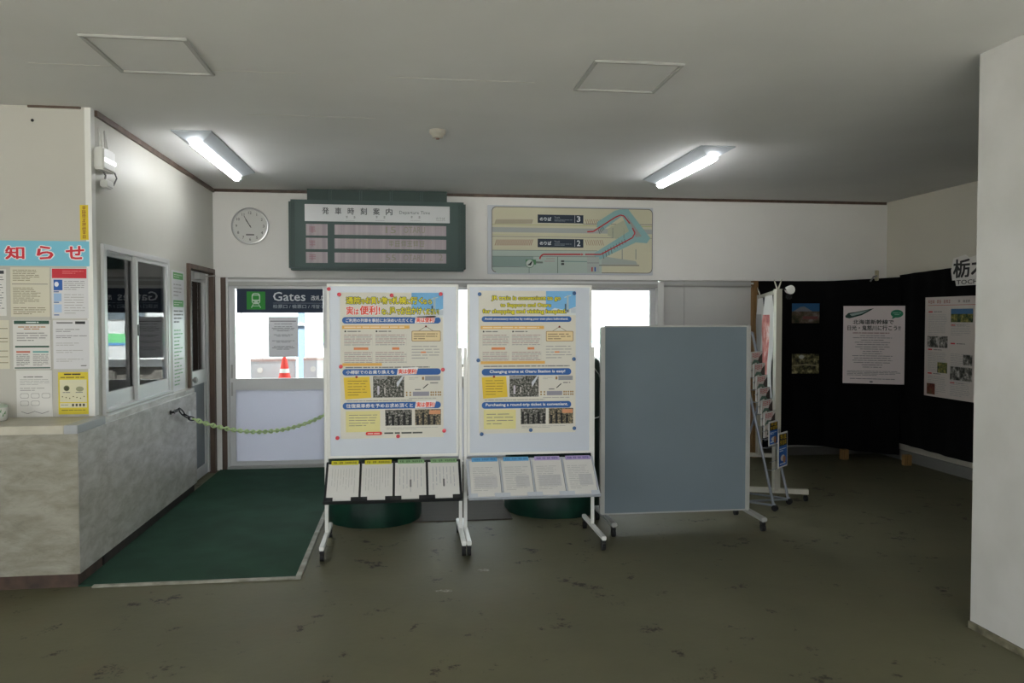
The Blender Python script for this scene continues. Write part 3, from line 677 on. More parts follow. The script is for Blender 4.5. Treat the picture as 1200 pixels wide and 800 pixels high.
def lamp(xc, y0, y1, wid, label):
    t = thing('ceiling_light', (xc, (y0 + y1) / 2, H), label, 'ceiling light', 'ceiling lights')
    x0, x1 = xc - wid / 2, xc + wid / 2; zt = H
    m = MB()
    vs = [(x0, y0, H - .008), (x1, y0, H - .008), (x1, y1, H - .008), (x0, y1, H - .008), (xc - .05, y0 + .10, H - .055), (xc + .05, y0 + .10, H - .055), (xc + .05, y1 - .10, H - .055), (xc - .05, y1 - .10, H - .055),
          (x0, y0, H), (x1, y0, H), (x1, y1, H), (x0, y1, H)]
    m.add(vs, [(0, 1, 5, 4), (1, 2, 6, 5), (2, 3, 7, 6), (3, 0, 4, 7), (4, 5, 6, 7), (8, 9, 1, 0), (9, 10, 2, 1), (10, 11, 3, 2), (11, 8, 0, 3), (11, 10, 9, 8)], M_refl)
    m.build('reflector', t)
    MB().box(xc - .035, y0 + .08, H - .095, xc + .035, y1 - .08, H - .052, M_tube, .016).build('tube', t)
lamp(-1.47, 5.77, 7.35, .27, 'lit ceiling strip light above the window on the left')
lamp(2.325, 5.77, 7.25, .27, 'lit ceiling strip light on the right side of the ceiling')
t = thing('smoke_detector', (.214, 5.55, H), 'small round off-white smoke detector on the ceiling', 'smoke detector')
MB().lathe((.214, 5.55, H - .055), [(.02, 0), (.035, .003), (.04, .02), (.055, .03), (.058, .055)], mat('aged_plastic', (168, 164, 152), .5), 28).build('body', t)
MB().lathe((.214, 5.55, H - .062), [(.012, 0), (.014, .008)], flat(150, 120, 110), 14).build('sensor', t)
# emergency lamp hung on left wall
t = thing('emergency_lamp', (XL + .04, 5.36, 2.38), 'white boxy wall lamp hung on white straps high on the left wall', 'lamp')
M_bx = mat('lamp_box_white', (214, 214, 210), .4)
MB().box(XL + .002, 5.262, 2.472, XL + .068, 5.465, 2.612, M_bx, .01).build('housing', t)
MB().box(XL + .064, 5.275, 2.522, XL + .073, 5.463, 2.548, mat('glow_tube', (1, 1, 1), emit=1.1), .003).build('lens', t)
for yy in (5.30, 5.385):
    MB().tube([(XL + .035, yy, 2.61), (XL + .022, yy + .022, 2.735), (XL + .035, yy + .045, 2.61)], .005, M_white, 8).build('strap', t)
MB().tube([(XL + .03, 5.35, 2.475), (XL + .04, 5.37, 2.45), (XL + .03, 5.38, 2.42)], .006, M_gink, 8).build('cable', t)
MB().tube([(XL + .06, 5.46, 2.49), (XL + .07, 5.475, 2.45), (XL + .05, 5.47, 2.40)], .005, M_gink, 8).build('cable', t)
MB().box(XL + .01, 5.345, 2.375, XL + .055, 5.47, 2.425, M_bx, .008).build('sensor_box', t)
# ================================================================== CLOCK
a = back_art(YB); ux, uz = a.px(293.5, 265)
t = thing('wall_clock', (ux, YB, uz - .18), 'round white wall clock with silver rim above the gate door', 'clock')
MB().lathe((ux, YB, uz), [(.165, 0), (.183, .004), (.186, .02), (.18, .03), (.168, .032), (.166, .022)], mat('clock_rim', (200, 200, 200), .3, metal=.6), 56, 'y').build('rim', t)
ar = back_art(YB - .023); ar.disc(ux, uz, .166, mat('clock_face', (212, 212, 208), .5), 0, 56)
for k in range(12):
    an = PI / 2 - (k + 1) * PI / 6; cx, cz = ux + .133 * math.cos(an), uz + .133 * math.sin(an); hh = .014
    ar.text(str(k + 1), cx - .02, cz - hh, cx + .02, cz + hh, flat(96, 96, 94), LY, .01, keep=True)
for k in range(60):
    an = k * PI / 30; ar.line([(ux + .156 * math.cos(an), uz + .156 * math.sin(an)), (ux + .162 * math.cos(an), uz + .162 * math.sin(an))], .0015, M_gink, LY)
ar.rrect(ux - .04, uz - .095, ux + .04, uz - .08, .004, flat(120, 120, 118), LY)
ar.build('dial', t)
hb = back_art(YB - .027)
def hand(an, L, w, nm):
    h = back_art(YB - .027); an = PI / 2 - an; c_, s__ = math.cos(an), math.sin(an)
    h.line([(ux - .02 * c_, uz - .02 * s__), (ux + L * c_, uz + L * s__)], w, M_ink, 0); h.mb.lathe((ux, YB - .024, uz), [(.006, 0), (.006, .004)], M_ink, 12, 'y'); h.build(nm, t)
hand(math.radians(10 * 30 + 27.5), .078, .007, 'hour_hand'); hand(math.radians(55 * 6), .115, .005, 'minute_hand')
# ================================================================== DEPARTURE BOARD
t = thing('departure_board', (-.29, 8.25, 2.03), 'dark green wall-mounted departure time board with three display rows', 'departure board')
DFY = 8.17
ar = back_art(DFY); x0, z1 = ar.px(337.5, 233); x1, z0 = ar.px(546, 317.5)
m = MB(); m.box(x0, DFY, z0, x1, YB, z1, M_depgreen, .02); m.build('housing', t)
for q in (x0 + .012, x1 - .075):
    for k in range(3): MB().box(q + .02 * k, DFY - .006, z0 + .03, q + .02 * k + .008, DFY, z1 - .03, M_depgreen2).build('side_rib', t)
h0, hz = ar.px(359, 222); h1, _ = ar.px(524, 222)
m = MB(); m.box(h0, DFY + .05, z1, h1, YB, H - .001, M_depgreen2)
for px_ in (386, 422, 458, 494):
    q, _ = ar.px(px_, 230); m.box(q - .012, DFY + .04, z1, q - .004, DFY + .05, H - .002, M_depgreen).box(q + .008, DFY + .04, z1, q + .016, DFY + .05, H - .002, M_depgreen)
m.build('top_box', t)
p = back_art(DFY - .002); fx0, fz0, fx1, fz1 = pxr(p, 357, 239, 527, 261.5)
p.slab(fx0, fz0, fx1, fz1, .006, mat('brushed_title_plate', (186, 188, 188), .3, metal=.35), -.001); d = .005 + LY
for k, ch in enumerate('発車時刻案内'):
    xc = 381.5 + k * 14.9; p.text(ch, *pxr(p, xc - 3.8, 242.8 + k * .25, xc + 3.8, 251 + k * .25), flat(64, 66, 66), d, .02)
p.text('Departure Time', *pxr(p, 468, 247, 504, 252.5), flat(96, 98, 98), d, .004)
for st, q in (('種別', 411), ('時刻', 446), ('行先', 487)): p.glyphs(*pxr(p, q - 6, 253, q + 6, 256), 'x  x', flat(110, 110, 110), d)
p.text('のりば', *pxr(p, 511, 254.5, 521.5, 257.5), flat(100, 100, 100), d)
for q in (411, 446, 487, 517): p.para(*pxr(p, q - 6, 258, q + 6, 259), 1, flat(140, 140, 140), d, .5)
p.build('title_plate', t)
M_led = mat('unlit_display', (182, 170, 174), .35, c2=(160, 148, 153), scale=3, stretch=(8, 8, .3)); M_ledr = flat(158, 124, 130); M_ledt = flat(148, 146, 128)
for i, (ya, yb) in enumerate(((262.2, 276), (278.5, 292), (295, 308))):
    q = back_art(DFY - .001); r1 = pxr(q, 358.5, ya, 384, yb); r2 = pxr(q, 392, ya + .8, 523, yb + .6)
    q.slab(r1[0], r1[1], r1[2], r1[3], .003, M_led, 0); q.slab(r2[0], r2[1], r2[2], r2[3], .003, M_led, 0); d = .003 + LY
    q.glyphs(*pxr(q, 361, ya + 3, 371, yb - 3), 'x', M_ledr, d)
    if i != 1: q.text(('15', '', '55')[i], *pxr(q, 452, ya + 3.3, 464, yb - 2.6), M_ledt, d); q.text('OTARU', *pxr(q, 473, ya + 3.3, 498, yb - 2.6), M_ledt, d)
    else: q.glyphs(*pxr(q, 455, ya + 3.3, 498, yb - 2.6), 'xxxxxx', M_ledt, d)
    if i == 2: q.text('2', *pxr(q, 514, ya + 3, 519, yb - 2.6), M_ledt, d)
    q.build('display_row', t)
# ================================================================== PLATFORM MAP
t = thing('platform_map', (1.7, YB - .02, 2.0), 'wide cream platform map panel with red route line on the back wall', 'map')
MY = YB - .02
a = back_art(MY); mx0, mz0, mx1, mz1 = pxr(a, 571.5, 240, 765, 322.5)
MB().box(mx0, MY, mz0, mx1, YB - .001, mz1, mat('map_border', (196, 200, 206), .35, spec=.4), .004).build('panel', t)
d = LY; R_ = lambda *q: pxr(a, *q)
b0 = R_(576, 243, 764.5, 320); b0 = R_(576, 241.5, 764.5, 320.5)
a.rrect(*b0, .05, M_gink, d); i0 = (b0[0] + .008, b0[1] + .008, b0[2] - .008, b0[3] - .008)
M_mc = flat(206, 202, 176); a.rrect(*i0, .045, M_mc, d + LY)
def mr(x0, y0, x1, y1, c, L=2):
    r = R_(x0, y0, x1, y1); a.rect(max(r[0], i0[0]), max(r[1], i0[1]), min(r[2], i0[2]), min(r[3], i0[3]), c, d + LY * L)
def mp(pts, c, L): a.poly([a.px(*q) for q in pts], c, d + LY * L)
def ml(pts, w, c, L): a.line([a.px(*q) for q in pts], w, c, d + LY * L)
mr(576, 262.5, 770, 266, flat(166, 174, 108)); mr(576, 266, 770, 274.5, flat(172, 176, 174)); mr(576, 274.5, 770, 277, flat(166, 180, 84)); mr(576, 277, 770, 279, flat(132, 134, 130))
for k in range(int((624 - 580) / 2)):
    x = 580 + k * 2.0; ml([(x, 262), (x + 2.4, 257)], .007, flat(128, 100, 88), 3); ml([(x, 287.5), (x + 2.4, 280.5)], .008, flat(168, 130, 112), 3)
for k in range(9):
    x = 686 + k * 2.4; ml([(x + 2, 263), (x, 257)], .007, flat(168, 140, 118), 3); ml([(x + 2, 287.5), (x, 281)], .007, flat(168, 140, 118), 3)
ml([(683, 262.3), (764, 263.3)], .006, M_gink, 3)
GP = flat(178, 192, 184); TL_ = flat(140, 160, 154)
mp([(577, 293), (705, 294), (705, 320), (583, 320), (577, 315)], GP, 3); mp([(577, 300), (616, 300.5), (625, 300.5), (625, 312), (577, 313)], TL_, 4)
for yy in (293, 300): ml([(577, yy), (700, yy + .8)], .005, flat(120, 132, 124), 5)
ml([(653.5, 300.5), (653.5, 320)], .006, flat(90, 110, 100), 5); ml([(620, 313), (620, 320)], .005, flat(90, 110, 100), 5); ml([(577, 312), (618, 313)], .004, M_gink, 5)
ml([(657, 306), (688, 306.5)], .01, flat(132, 158, 152), 5); ml([(640, 303), (650, 303)], .006, flat(180, 140, 140), 5); ml([(638, 306), (650, 306)], .006, flat(180, 140, 140), 5)
mp([(705, 300), (745, 306), (747, 310), (705, 310)], flat(170, 178, 172), 4); ml([(702, 310.8), (749, 311)], .01, M_gink, 5)
BB = flat(142, 182, 184)
mp([(700, 260), (720, 247), (726, 245.5), (736, 245), (762, 279), (758, 285), (745, 284), (703, 304), (694, 298), (737, 271), (729, 253), (706, 270), (699, 266)], BB, 5)
mp([(731, 258), (737, 271), (722, 280), (712, 276), (712, 268)], flat(182, 184, 160), 6); mp([(734, 252), (752, 277), (745, 278), (738, 262)], flat(160, 158, 156), 6)
for k in range(9):
    x = 706 + k * 3.2; y = 299 - k * 1.9; ml([(x, y - 4), (x + 1.5, y + (4 if k < 4 else 1))], .008, flat(112, 118, 116), 6)
for k in range(4): ml([(701 + k * 1.6, 268.5 - k), (703 + k * 1.6, 274 - k * 1.6)], .008, flat(112, 118, 116), 6)
for q in ((718, 275), (731, 275), (729, 300), (745, 300)): ml([(q[0], q[1] - 8), (q[0], q[1] + 4)], .008, flat(130, 140, 138), 6)
RT = flat(190, 62, 66)
ml([(632.5, 303.5), (633, 301), (636, 298), (680.5, 298)], .016, RT, 7); ml([(685.5, 298), (704, 298), (741, 278.5), (744, 273), (741, 267)], .014, RT, 7)
ml([(688, 271.5), (695, 271.2), (721, 254.5), (727, 252), (731, 253), (738, 262)], .014, RT, 7)
mp([(681, 296.6), (684, 298), (681, 299.4)], RT, 7)
DN = flat(44, 56, 70)
for yy, n in ((251.3, '3'), (279.6, '2')):
    mr(630, yy, 683.5, yy + 10.6, DN, 8)
    a.text('のりば', *R_(632.5, yy + 3, 646, yy + 7.6), WH, d + LY * 9, .03); a.text('Track', *R_(649.5, yy + 2.5, 656, yy + 4.6), flat(170, 176, 184), d + LY * 9); a.para(*R_(649.5, yy + 5.5, 671, yy + 8.6), 2, flat(120, 130, 140), d + LY * 9, .5)
    ml([(673.5, yy + 1), (673.5, yy + 9.6)], .003, WH, 9); a.text(n, *R_(675.8, yy + 2, 680, yy + 8.8), WH, d + LY * 9, .02)
mr(616, 304, 628, 310, flat(84, 134, 94), 6); mx_, mz_ = a.px(620.8, 308.8); a.disc(mx_, mz_, .046, flat(96, 130, 104), d + 7 * LY); a.disc(mx_, mz_, .04, flat(196, 204, 196), d + 8 * LY)
mp([(617.5, 310.5), (620.5, 308.6), (623, 305.8), (624, 306.3), (622, 311)], flat(50, 60, 56), 9)
mp([(628, 306), (636, 306.5), (636, 308.5), (628, 308.5)], flat(120, 130, 120), 6)
mr(657.5, 305, 661, 307, flat(70, 74, 72), 7); mr(657.5, 308, 661, 310.5, flat(70, 74, 72), 7)
mr(688, 301, 702, 319.5, flat(176, 182, 178), 6); mr(693, 313, 694.5, 318, RT, 7); mr(696.5, 313, 698, 318, BLUE, 7); ml([(688, 308), (702, 308)], .005, M_gink, 7)
a.build('map_print', t)
# ================================================================== MOVABLE POSTER BOARDS
YP = 5.44
def caster(x, y, parent, r=.026):
    MB().tube([(x - .012, y, r), (x + .012, y, r)], r, M_rubber, 16).tube([(x, y, r * 1.5), (x, y, .075)], .008, M_alud, 8).box(x - .014, y - .02, .045, x + .014, y + .03, .068, M_black, .004).build('caster', parent)
def poster_board(x0, x1, label, tray_dark, wmat, slots, titles):
    xc = (x0 + x1) / 2; zt, zb = 1.775, .603
    t = thing('poster_board', (xc, YP, 0), label, 'notice board', 'white boards on casters')
    MB().box(x0 + .012, YP, zb + .012, x1 - .012, YP + .012, zt - .012, wmat).build('panel', t)
    m = MB(); w = .016
    for q in ((x0, zb, x1, zb + w), (x0, zt - w, x1, zt), (x0, zb + w, x0 + w, zt - w), (x1 - w, zb + w, x1, zt - w)): m.box(q[0], YP - .006, q[1], q[2], YP + .018, q[3], M_white, .002)
    m.build('frame', t)
    for sx, xx in ((-1, x0 - .013), (1, x1 + .013)):
        MB().box(xx - .011, YP + .004, .10, xx + .011, YP + .028, 1.345, M_white, .002).build('post', t)
        f = MB().box(xx - .015, YP - .33, .072, xx + .015, YP + .29, .10, M_white, .004).build('foot', t)
        caster(xx, YP - .30, f); caster(xx, YP + .26, f)
    MB().box(x0, YP + .006, .30, x1, YP + .018, .32, M_alud).build('cross_bar', t)
    # tilted leaflet tray
    n = 4; T0 = Vector((x0, YP - .012, .575)); T1 = Vector((x0, YP - .235, .362)); vdir = (T0 - T1); L = vdir.length
    Mt = mat('smoked_plastic', (44, 46, 48), .3) if tray_dark else mat('clear_plastic', (196, 202, 212), .2, spec=.6)
    ta = Art(T1, (1, 0, 0), Vector((1, 0, 0)).cross(vdir), vdir); wd = (x1 - x0)
    ta.slab(-.01, -.012, wd + .01, L + .012, .004, Mt, -.012)
    for k in range(n + 1): ta.slab(wd * k / n - .004, -.005, wd * k / n + .004, L, .018, Mt, -.008)
    ta.slab(-.01, -.012, wd + .01, -.006, .03, Mt, -.012)
    tr_ = ta.build('leaflet_tray', t)
    MB().bar((x0 + .1, YP, .50), (x0 + .1, YP - .1, .45), .015, .01, Mt).build('bracket', tr_); MB().bar((x1 - .1, YP, .50), (x1 - .1, YP - .1, .45), .015, .01, Mt).build('bracket', tr_)
    for k in range(n):
        c0 = wd * k / n
        for q0, q1 in ((c0 + .004, c0 + .05), (c0 + wd / n - .055, c0 + wd / n - .004)):
            tb = Art(T1, (1, 0, 0), Vector((1, 0, 0)).cross(vdir), vdir); tb.slab(q0, -.01, q1, .022, .002, Mt, .016); tb.slab(q0, -.01, q1, -.006, .017, Mt, 0); tb.build('pocket_tab', tr_)
        ls = Art(T1, (1, 0, 0), Vector((1, 0, 0)).cross(vdir), vdir); a0, a1 = c0 + .008, c0 + wd / n - .008
        ls.slab(a0, 0, a1, L - .02, .012, M_paper, 0); d = .012 + LY
        if tray_dark: ls.para(a0 + .02, .05, a1 - .02, L - .06, 9 if k < 2 else 7, flat(180, 180, 178) if k < 2 else flat(172, 174, 182), d, .16, vert=True)
        else: ls.para(a0 + .02, .04, a1 - .02, L - .07, 13, flat(182, 182, 182), d, .3, rag=.3); ls.rect(a0 + (.09 if k % 2 else .03), .07, a1 - .02, .16, flat(196, 196, 198), d - LY * .5)
        if tray_dark and k >= 2: ls.rect((a0 + a1) / 2 - .005, .09, (a0 + a1) / 2 + .006, .15, M_gink, d + LY)
        tag(ls.build('leaflet_stack'), slots[k][0], 'leaflets', 'leaflet stacks in the trays')
        lb = Art(T1, (1, 0, 0), Vector((1, 0, 0)).cross(vdir), vdir)
        lb.slab(a0 + .018, L - .028, a1 - .008, L + .004, .003, slots[k][1], .013); lb.glyphs(a0 + .03, L - .021, a1 - .02, L - .005, titles[k], slots[k][2], .016 + LY)
        lb.build('slot_label', tr_)
    return t
B1X0, B1X1, B2X0, B2X1 = -.53, .348, .408, 1.278
YL = flat(206, 200, 60); GL = flat(140, 176, 128); BL_ = flat(104, 168, 214); PL = flat(176, 160, 206)
pb1 = poster_board(B1X0, B1X1, 'white movable board with the Japanese railway poster and dark leaflet tray', True, M_wbd,
    [('white leaflets under a yellow label, leftmost in the dark tray', YL, M_ink), ('white leaflets under a yellow label, second from left in the dark tray', YL, M_ink), ('white leaflets under a green label, third from left in the dark tray', GL, flat(60, 80, 60)), ('white leaflets under a green label, rightmost in the dark tray', GL, flat(60, 80, 60))],
    ['xx xx xxxxxx', 'xx xx xxxxxx', 'xx xx xxxxx', 'xx xx xxxxx'])
pb2 = poster_board(B2X0, B2X1, 'white movable board with the English railway poster and clear leaflet tray', False, M_wbd,
    [('white leaflets under a blue label, leftmost in the clear tray', BL_, flat(60, 110, 170)), ('white leaflets under a blue label, second from left in the clear tray', BL_, flat(60, 110, 170)), ('white leaflets under a purple label, third from left in the clear tray', PL, flat(70, 60, 140)), ('white leaflets under a purple label, rightmost in the clear tray', PL, flat(70, 60, 140))],
    ['xxxx xxxx xxx', 'xxx xxx xx xx', 'xxx xx xx xxxx', 'xxx xx xx xxxx'])
# ---- posters
PCR = mat('poster_stock', (214, 211, 200), .45, spec=.3)
PBL = flat(50, 98, 166); ORG = flat(226, 178, 96); YLW = flat(236, 222, 44); OUTL = flat(60, 84, 74); REDW = flat(232, 82, 62); WHT = flat(232, 232, 232)
PH1 = photo('crowd_photo', [(26, 28, 26), (60, 64, 58), (118, 116, 108), (196, 192, 190)], 75, 1.0)
PH2 = photo('crowd_photo_b', [(26, 28, 26), (74, 70, 58), (128, 120, 100), (206, 180, 140)], 80, 4.0)
SKY = flat(120, 180, 226)
def poster(P, corners, jp, label):
    """corners: photo points TL,TR,BR,BL of the sheet"""
    a = back_art(YP - .0005)
    TLc, TRc, BRc, BLc = [a.px(*q) for q in corners]
    x0 = (TLc[0] + BLc[0]) / 2; x1 = (TRc[0] + BRc[0]) / 2; z1 = (TLc[1] + TRc[1]) / 2; z0 = (BLc[1] + BRc[1]) / 2
    w, h = x1 - x0, z1 - z0; a.slab(x0, z0, x1, z1, .0012, PCR); D = .0012 + LY
    X = lambda u: x0 + w * u
    Z = lambda v: z1 - h * v
    def r(u0, v0, u1, v1, m, L=0): a.rect(X(u0), Z(v1), X(u1), Z(v0), m, D + LY * L)
    def bx(u0, v0, u1, v1): return X(u0), Z(v1), X(u1), Z(v0)
    # sky picture with tower
    r(.69, .0, 1.0, .155, SKY); a.poly([(X(.69), Z(.155)), (X(.78), Z(.12)), (X(.9), Z(.135)), (X(1), Z(.11)), (X(1), Z(.17)), (X(.69), Z(.17))], flat(214, 220, 222), D + LY)
    r(.905, .03, .925, .15, flat(170, 190, 200), 1); r(.885, .09, .90, .14, flat(74, 90, 110), 2); a.line([(X(.88), Z(.045)), (X(.95), Z(.03))], .006, flat(190, 205, 212), D + LY)
    r(.95, .12, 1.0, .155, flat(190, 200, 210), 2)
    if jp:
        t1 = [('通院', .06, .20, .03), ('や', .20, .25, .045), ('お買い物', .25, .455, .03), ('で', .46, .50, .045), ('札幌', .50, .64, .03), ('に', .645, .68, .045), ('行く', .68, .80, .03), ('なら', .80, .89, .045)]
        for st, u0, u1, v0 in t1: a.otext(st, *bx(u0, v0, u1, .078), YLW, OUTL, D + LY * 3, .028, .10)
        for st, u0, u1, v0 in (('実', .06, .13, .095), ('は', .135, .18, .11), ('便利!', .19, .385, .09)): a.otext(st, *bx(u0, v0, u1, .152), REDW, WHT, D + LY * 3, .035, .09)
        for st, u0, u1, v0 in (('な', .40, .445, .112), ('、', .45, .465, .135), ('JR', .475, .535, .10), ('で', .54, .58, .115), ('お出かけ', .585, .79, .098), ('ください!', .80, .955, .108)): a.otext(st, *bx(u0, v0, u1, .150), YLW, OUTL, D + LY * 3, .028, .10)
        bars = [('ご利用の列車を事前にお決めいただくと', .045, .70, .168, .212, 1), ('小樽駅でのお乗り換えも', .045, .52, .522, .566, 2), ('往復乗車券を予めお求め頂くと', .045, .70, .752, .798, 3)]
        for i, (st, u0, u1, v0, v1, _) in enumerate(bars):
            a.rrect(*bx(.02, v0, .975, v1), .03, PBL, D); a.text(st, *bx(u0 + .01, v0 + .009, u1, v1 - .009), WHT, D + LY * 2, .02)
            ux = (.72, .545, .72)[i]; a.poly([(X(ux), Z(v1 - .002)), (X(ux + .19), Z(v1 - .006)), (X(ux + .21), Z(v0 - .01)), (X(ux + .01), Z(v0 - .004))], WHT, D + LY); a.text('実は便利!', *bx(ux + .015, v0 + .002, ux + .195, v1 - .008), REDW, D + LY * 3, .04)
    else:
        for st, u0, u1, v0, v1 in (('JR train is convenient to go', .13, .84, .035, .072), ('to Sapporo and Otaru', .22, .74, .085, .120), ('for shopping and visiting hospital.', .04, .90, .128, .165)):
            a.otext(st, *bx(u0, v0, u1, v1), YLW, OUTL, D + LY * 3, .028, .10)
        for st, u0, u1, v0, v1 in (('Avoid unnecessary worries by making your train plans beforehand.', .06, .92, .178, .218), ('Changing trains at Otaru Station is easy!', .11, .89, .545, .592), ('Purchasing a round-trip ticket is convenient.', .07, .92, .778, .825)):
            a.rrect(*bx(.03, v0, .955, v1), .03, PBL, D); a.text(st, *bx(u0, v0 + .010, u1, v1 - .011), WHT, D + LY * 2, .03)
    o = 0 if jp else .02
    r(.02, .225 + o, .67, .248 + o, ORG); a.para(*bx(.04, .228 + o, .62, .245 + o), 1, flat(240, 220, 180), D + LY, .5, rag=0)
    for (u0, u1) in ((.04, .31), (.34, .64)):
        a.disc(X(u0 + .01), Z(.265 + o), .006, M_ink, D); a.para(*bx(u0 + .03, .258 + o, u0 + .16, .272 + o), 1, M_gink, D, .5)
        for (v0, v1) in ((.285, .365), (.405, .485)):
            for j in range(6):
                v = v0 + o + (v1 - v0) * j / 6; a.para(*bx(u0, v, u1, v + .011), 1, M_lgink if j % 2 else flat(176, 150, 148), D, .5, rag=.1)
            for j in range(7): r(u0 + (u1 - u0) * j / 6 - .001, v0 + o, u0 + (u1 - u0) * j / 6 + .001, v1 + o, flat(190, 186, 182))
        r(u0 + (.09 if u0 < .3 else .16), .375 + o, u0 + (.23 if u0 < .3 else .23), .392 + o, flat(222, 140, 90))
    a.line([(X(.76), Z(.262 + o)), (X(.83), Z(.232 + o)), (X(.9), Z(.262 + o))], .003, flat(130, 110, 80), D); a.disc(X(.83), Z(.232 + o), .007, flat(110, 50, 40), D + LY)
    a.rrect(*bx(.69, .262 + o, .975, .335 + o), .008, flat(150, 116, 80), D + LY); a.rrect(X(.69) + .004, Z(.335 + o) + .004, X(.975) - .004, Z(.262 + o) - .004, .006, flat(226, 206, 160), D + LY * 2)
    a.para(*bx(.71, .275 + o, .95, .325 + o), 3, flat(140, 120, 96), D + LY * 3, .35)
    a.para(*bx(.69, .36 + o, .97, .46 + o), 5, M_lgink, D, .3); r(.78, .405 + o, .83, .415 + o, flat(222, 140, 90), 1)
    r(.02, .482 + o * .5, .40 if jp else .68, .502 + o * .5, ORG, 1); a.para(*bx(.05, .506 + o * .8, .95, .518 + o * .8), 1, M_gink, D, .6)
    q = 0 if jp else .024
    a.poly([(X(.03), Z(.58 + q)), (X(.28), Z(.575 + q)), (X(.295), Z(.72 + q)), (X(.045), Z(.73 + q))], flat(228, 196, 64), D); a.para(*bx(.07, .595 + q, .26, .71 + q), 6, flat(140, 112, 50), D + LY, .2); a.disc(X(.155), Z(.577 + q), .008, flat(150, 60, 50), D + LY)
    r(.315, .572 + q, .615, .72 + q, PH1); a.poly([(X(.54), Z(.62 + q)), (X(.6), Z(.572 + q)), (X(.615), Z(.572 + q)), (X(.55), Z(.65 + q))], flat(200, 206, 212), D + LY); r(.32, .578 + q, .45, .592 + q, flat(150, 150, 146), 1); r(.355, .64 + q, .375, .70 + q, flat(196, 190, 200), 1); r(.42, .65 + q, .435, .69 + q, flat(180, 176, 170), 1)
    r(.82, .575 + q, .97, .605 + q, flat(150, 152, 158)); r(.79, .58 + q, .81, .60 + q, flat(150, 120, 80)); a.para(*bx(.66, .58 + q, .76, .60 + q), 2, M_lgink, D, .3); a.line([(X(.8), Z(.66 + q)), (X(.85), Z(.63 + q))], .006, M_ink, D); a.para(*bx(.72, .66 + q, .79, .675 + q), 1, M_gink, D); a.para(*bx(.87, .615 + q, .95, .63 + q), 1, M_gink, D)
    r(.70, .682 + q, .86, .712 + q, flat(150, 148, 160))
    for j in range(7):
        uu = (.64, .675, .88, .90, .925, .95, .97)[j]; r(uu - .007, .682 + q, uu + .007, .693 + q, flat(150, 116, 60)); r(uu - .007, .70 + q, uu + .007, .711 + q, flat(150, 116, 60))
    a.para(*bx(.66, .722 + q, .95, .734 + q), 1, M_lgink, D, .4); a.para(*bx(.06, .736 + q, .7, .746 + q), 1, M_gink, D, .4)
    s2 = .023 if not jp else 0
    r(.05, .81 + s2, .38, .955 + s2 * .6, flat(222, 214, 150)); a.para(*bx(.08, .83 + s2, .36, .92 + s2), 4 if not jp else 5, M_gink, D + LY, .2)
    r(.43, .805 + s2, .69, .915 + s2, PH1); r(.72, .805 + s2, .975, .915 + s2, PH2); r(.86, .812 + s2, .97, .84 + s2, flat(214, 150, 110), 1)
    for j in range(9):
        uu = .45 + .055 * j + (.02 if j > 4 else 0); vv = .835 + s2 + .012 * ((j * 7) % 3); a.disc(X(uu), Z(vv), .009, flat(30, 30, 30), D + LY, 10); r(uu - .012, vv + .01, uu + .012, .912 + s2, flat(34, 34, 34), 1)
    a.para(*bx(.44, .925 + s2, .95, .945 + s2), 2, M_lgink, D, .3)
    if jp:
        a.rrect(*bx(.24, .955, .40, .978), .012, flat(222, 60, 56), D); a.para(*bx(.26, .96, .38, .973), 1, flat(240, 190, 186), D + LY, .6); a.para(*bx(.42, .957, .80, .975), 1, flat(80, 84, 80), D, .6, rag=0)
    return tag(a.build('poster'), label, 'poster')
poster(pb1, [(398.5, 343), (519, 342.5), (520, 511), (399, 515)], True, 'large Japanese railway poster with blue bars on the left white board')
poster(pb2, [(560, 341), (674, 340.5), (675, 505), (562, 509)], False, 'large English railway poster with blue bars on the right white board')
def magnet(x, y, board, m, label, grp):
    a = back_art(YP - .0025); u, v = a.px(x, y)
    tag(MB().lathe((u, YP - .001, v), [(.013, 0), (.0135, .004), (.011, .008), (.005, .009)], m, 20, 'y').build('magnet'), label, 'magnet', grp)
MR = mat('red_magnet', (206, 36, 56), .3, spec=.5); MBm = mat('blue_magnet', (34, 84, 140), .3, spec=.5)
for x, y, l in ((397.5, 345, 'upper left corner'), (459, 346, 'top middle'), (516.5, 344.5, 'upper right corner'), (385.3, 338.5, 'far corner beside the door sign'), (399.5, 429.5, 'left edge half way down'), (519, 433, 'right edge half way down'), (395.5, 513, 'lower left corner'), (466.5, 511, 'bottom middle'), (520.5, 504.5, 'lower right corner')):
    magnet(x, y, pb1, MR, 'round red magnet at the %s of the Japanese poster' % l if 'far' not in l else 'red magnet on the top left corner of the left white board', 'red magnets')
for x, y, l in ((562, 344.5, 'upper left corner'), (673, 343.5, 'upper right corner'), (560.5, 422, 'left edge half way down'), (672.5, 420.5, 'right edge half way down'), (564.5, 508.5, 'lower left corner'), (622, 503.7, 'bottom middle'), (673, 501.5, 'lower right corner')):
    magnet(x, y, pb2, MBm, 'small round blue magnet at the %s of the English poster' % l, 'blue magnets')
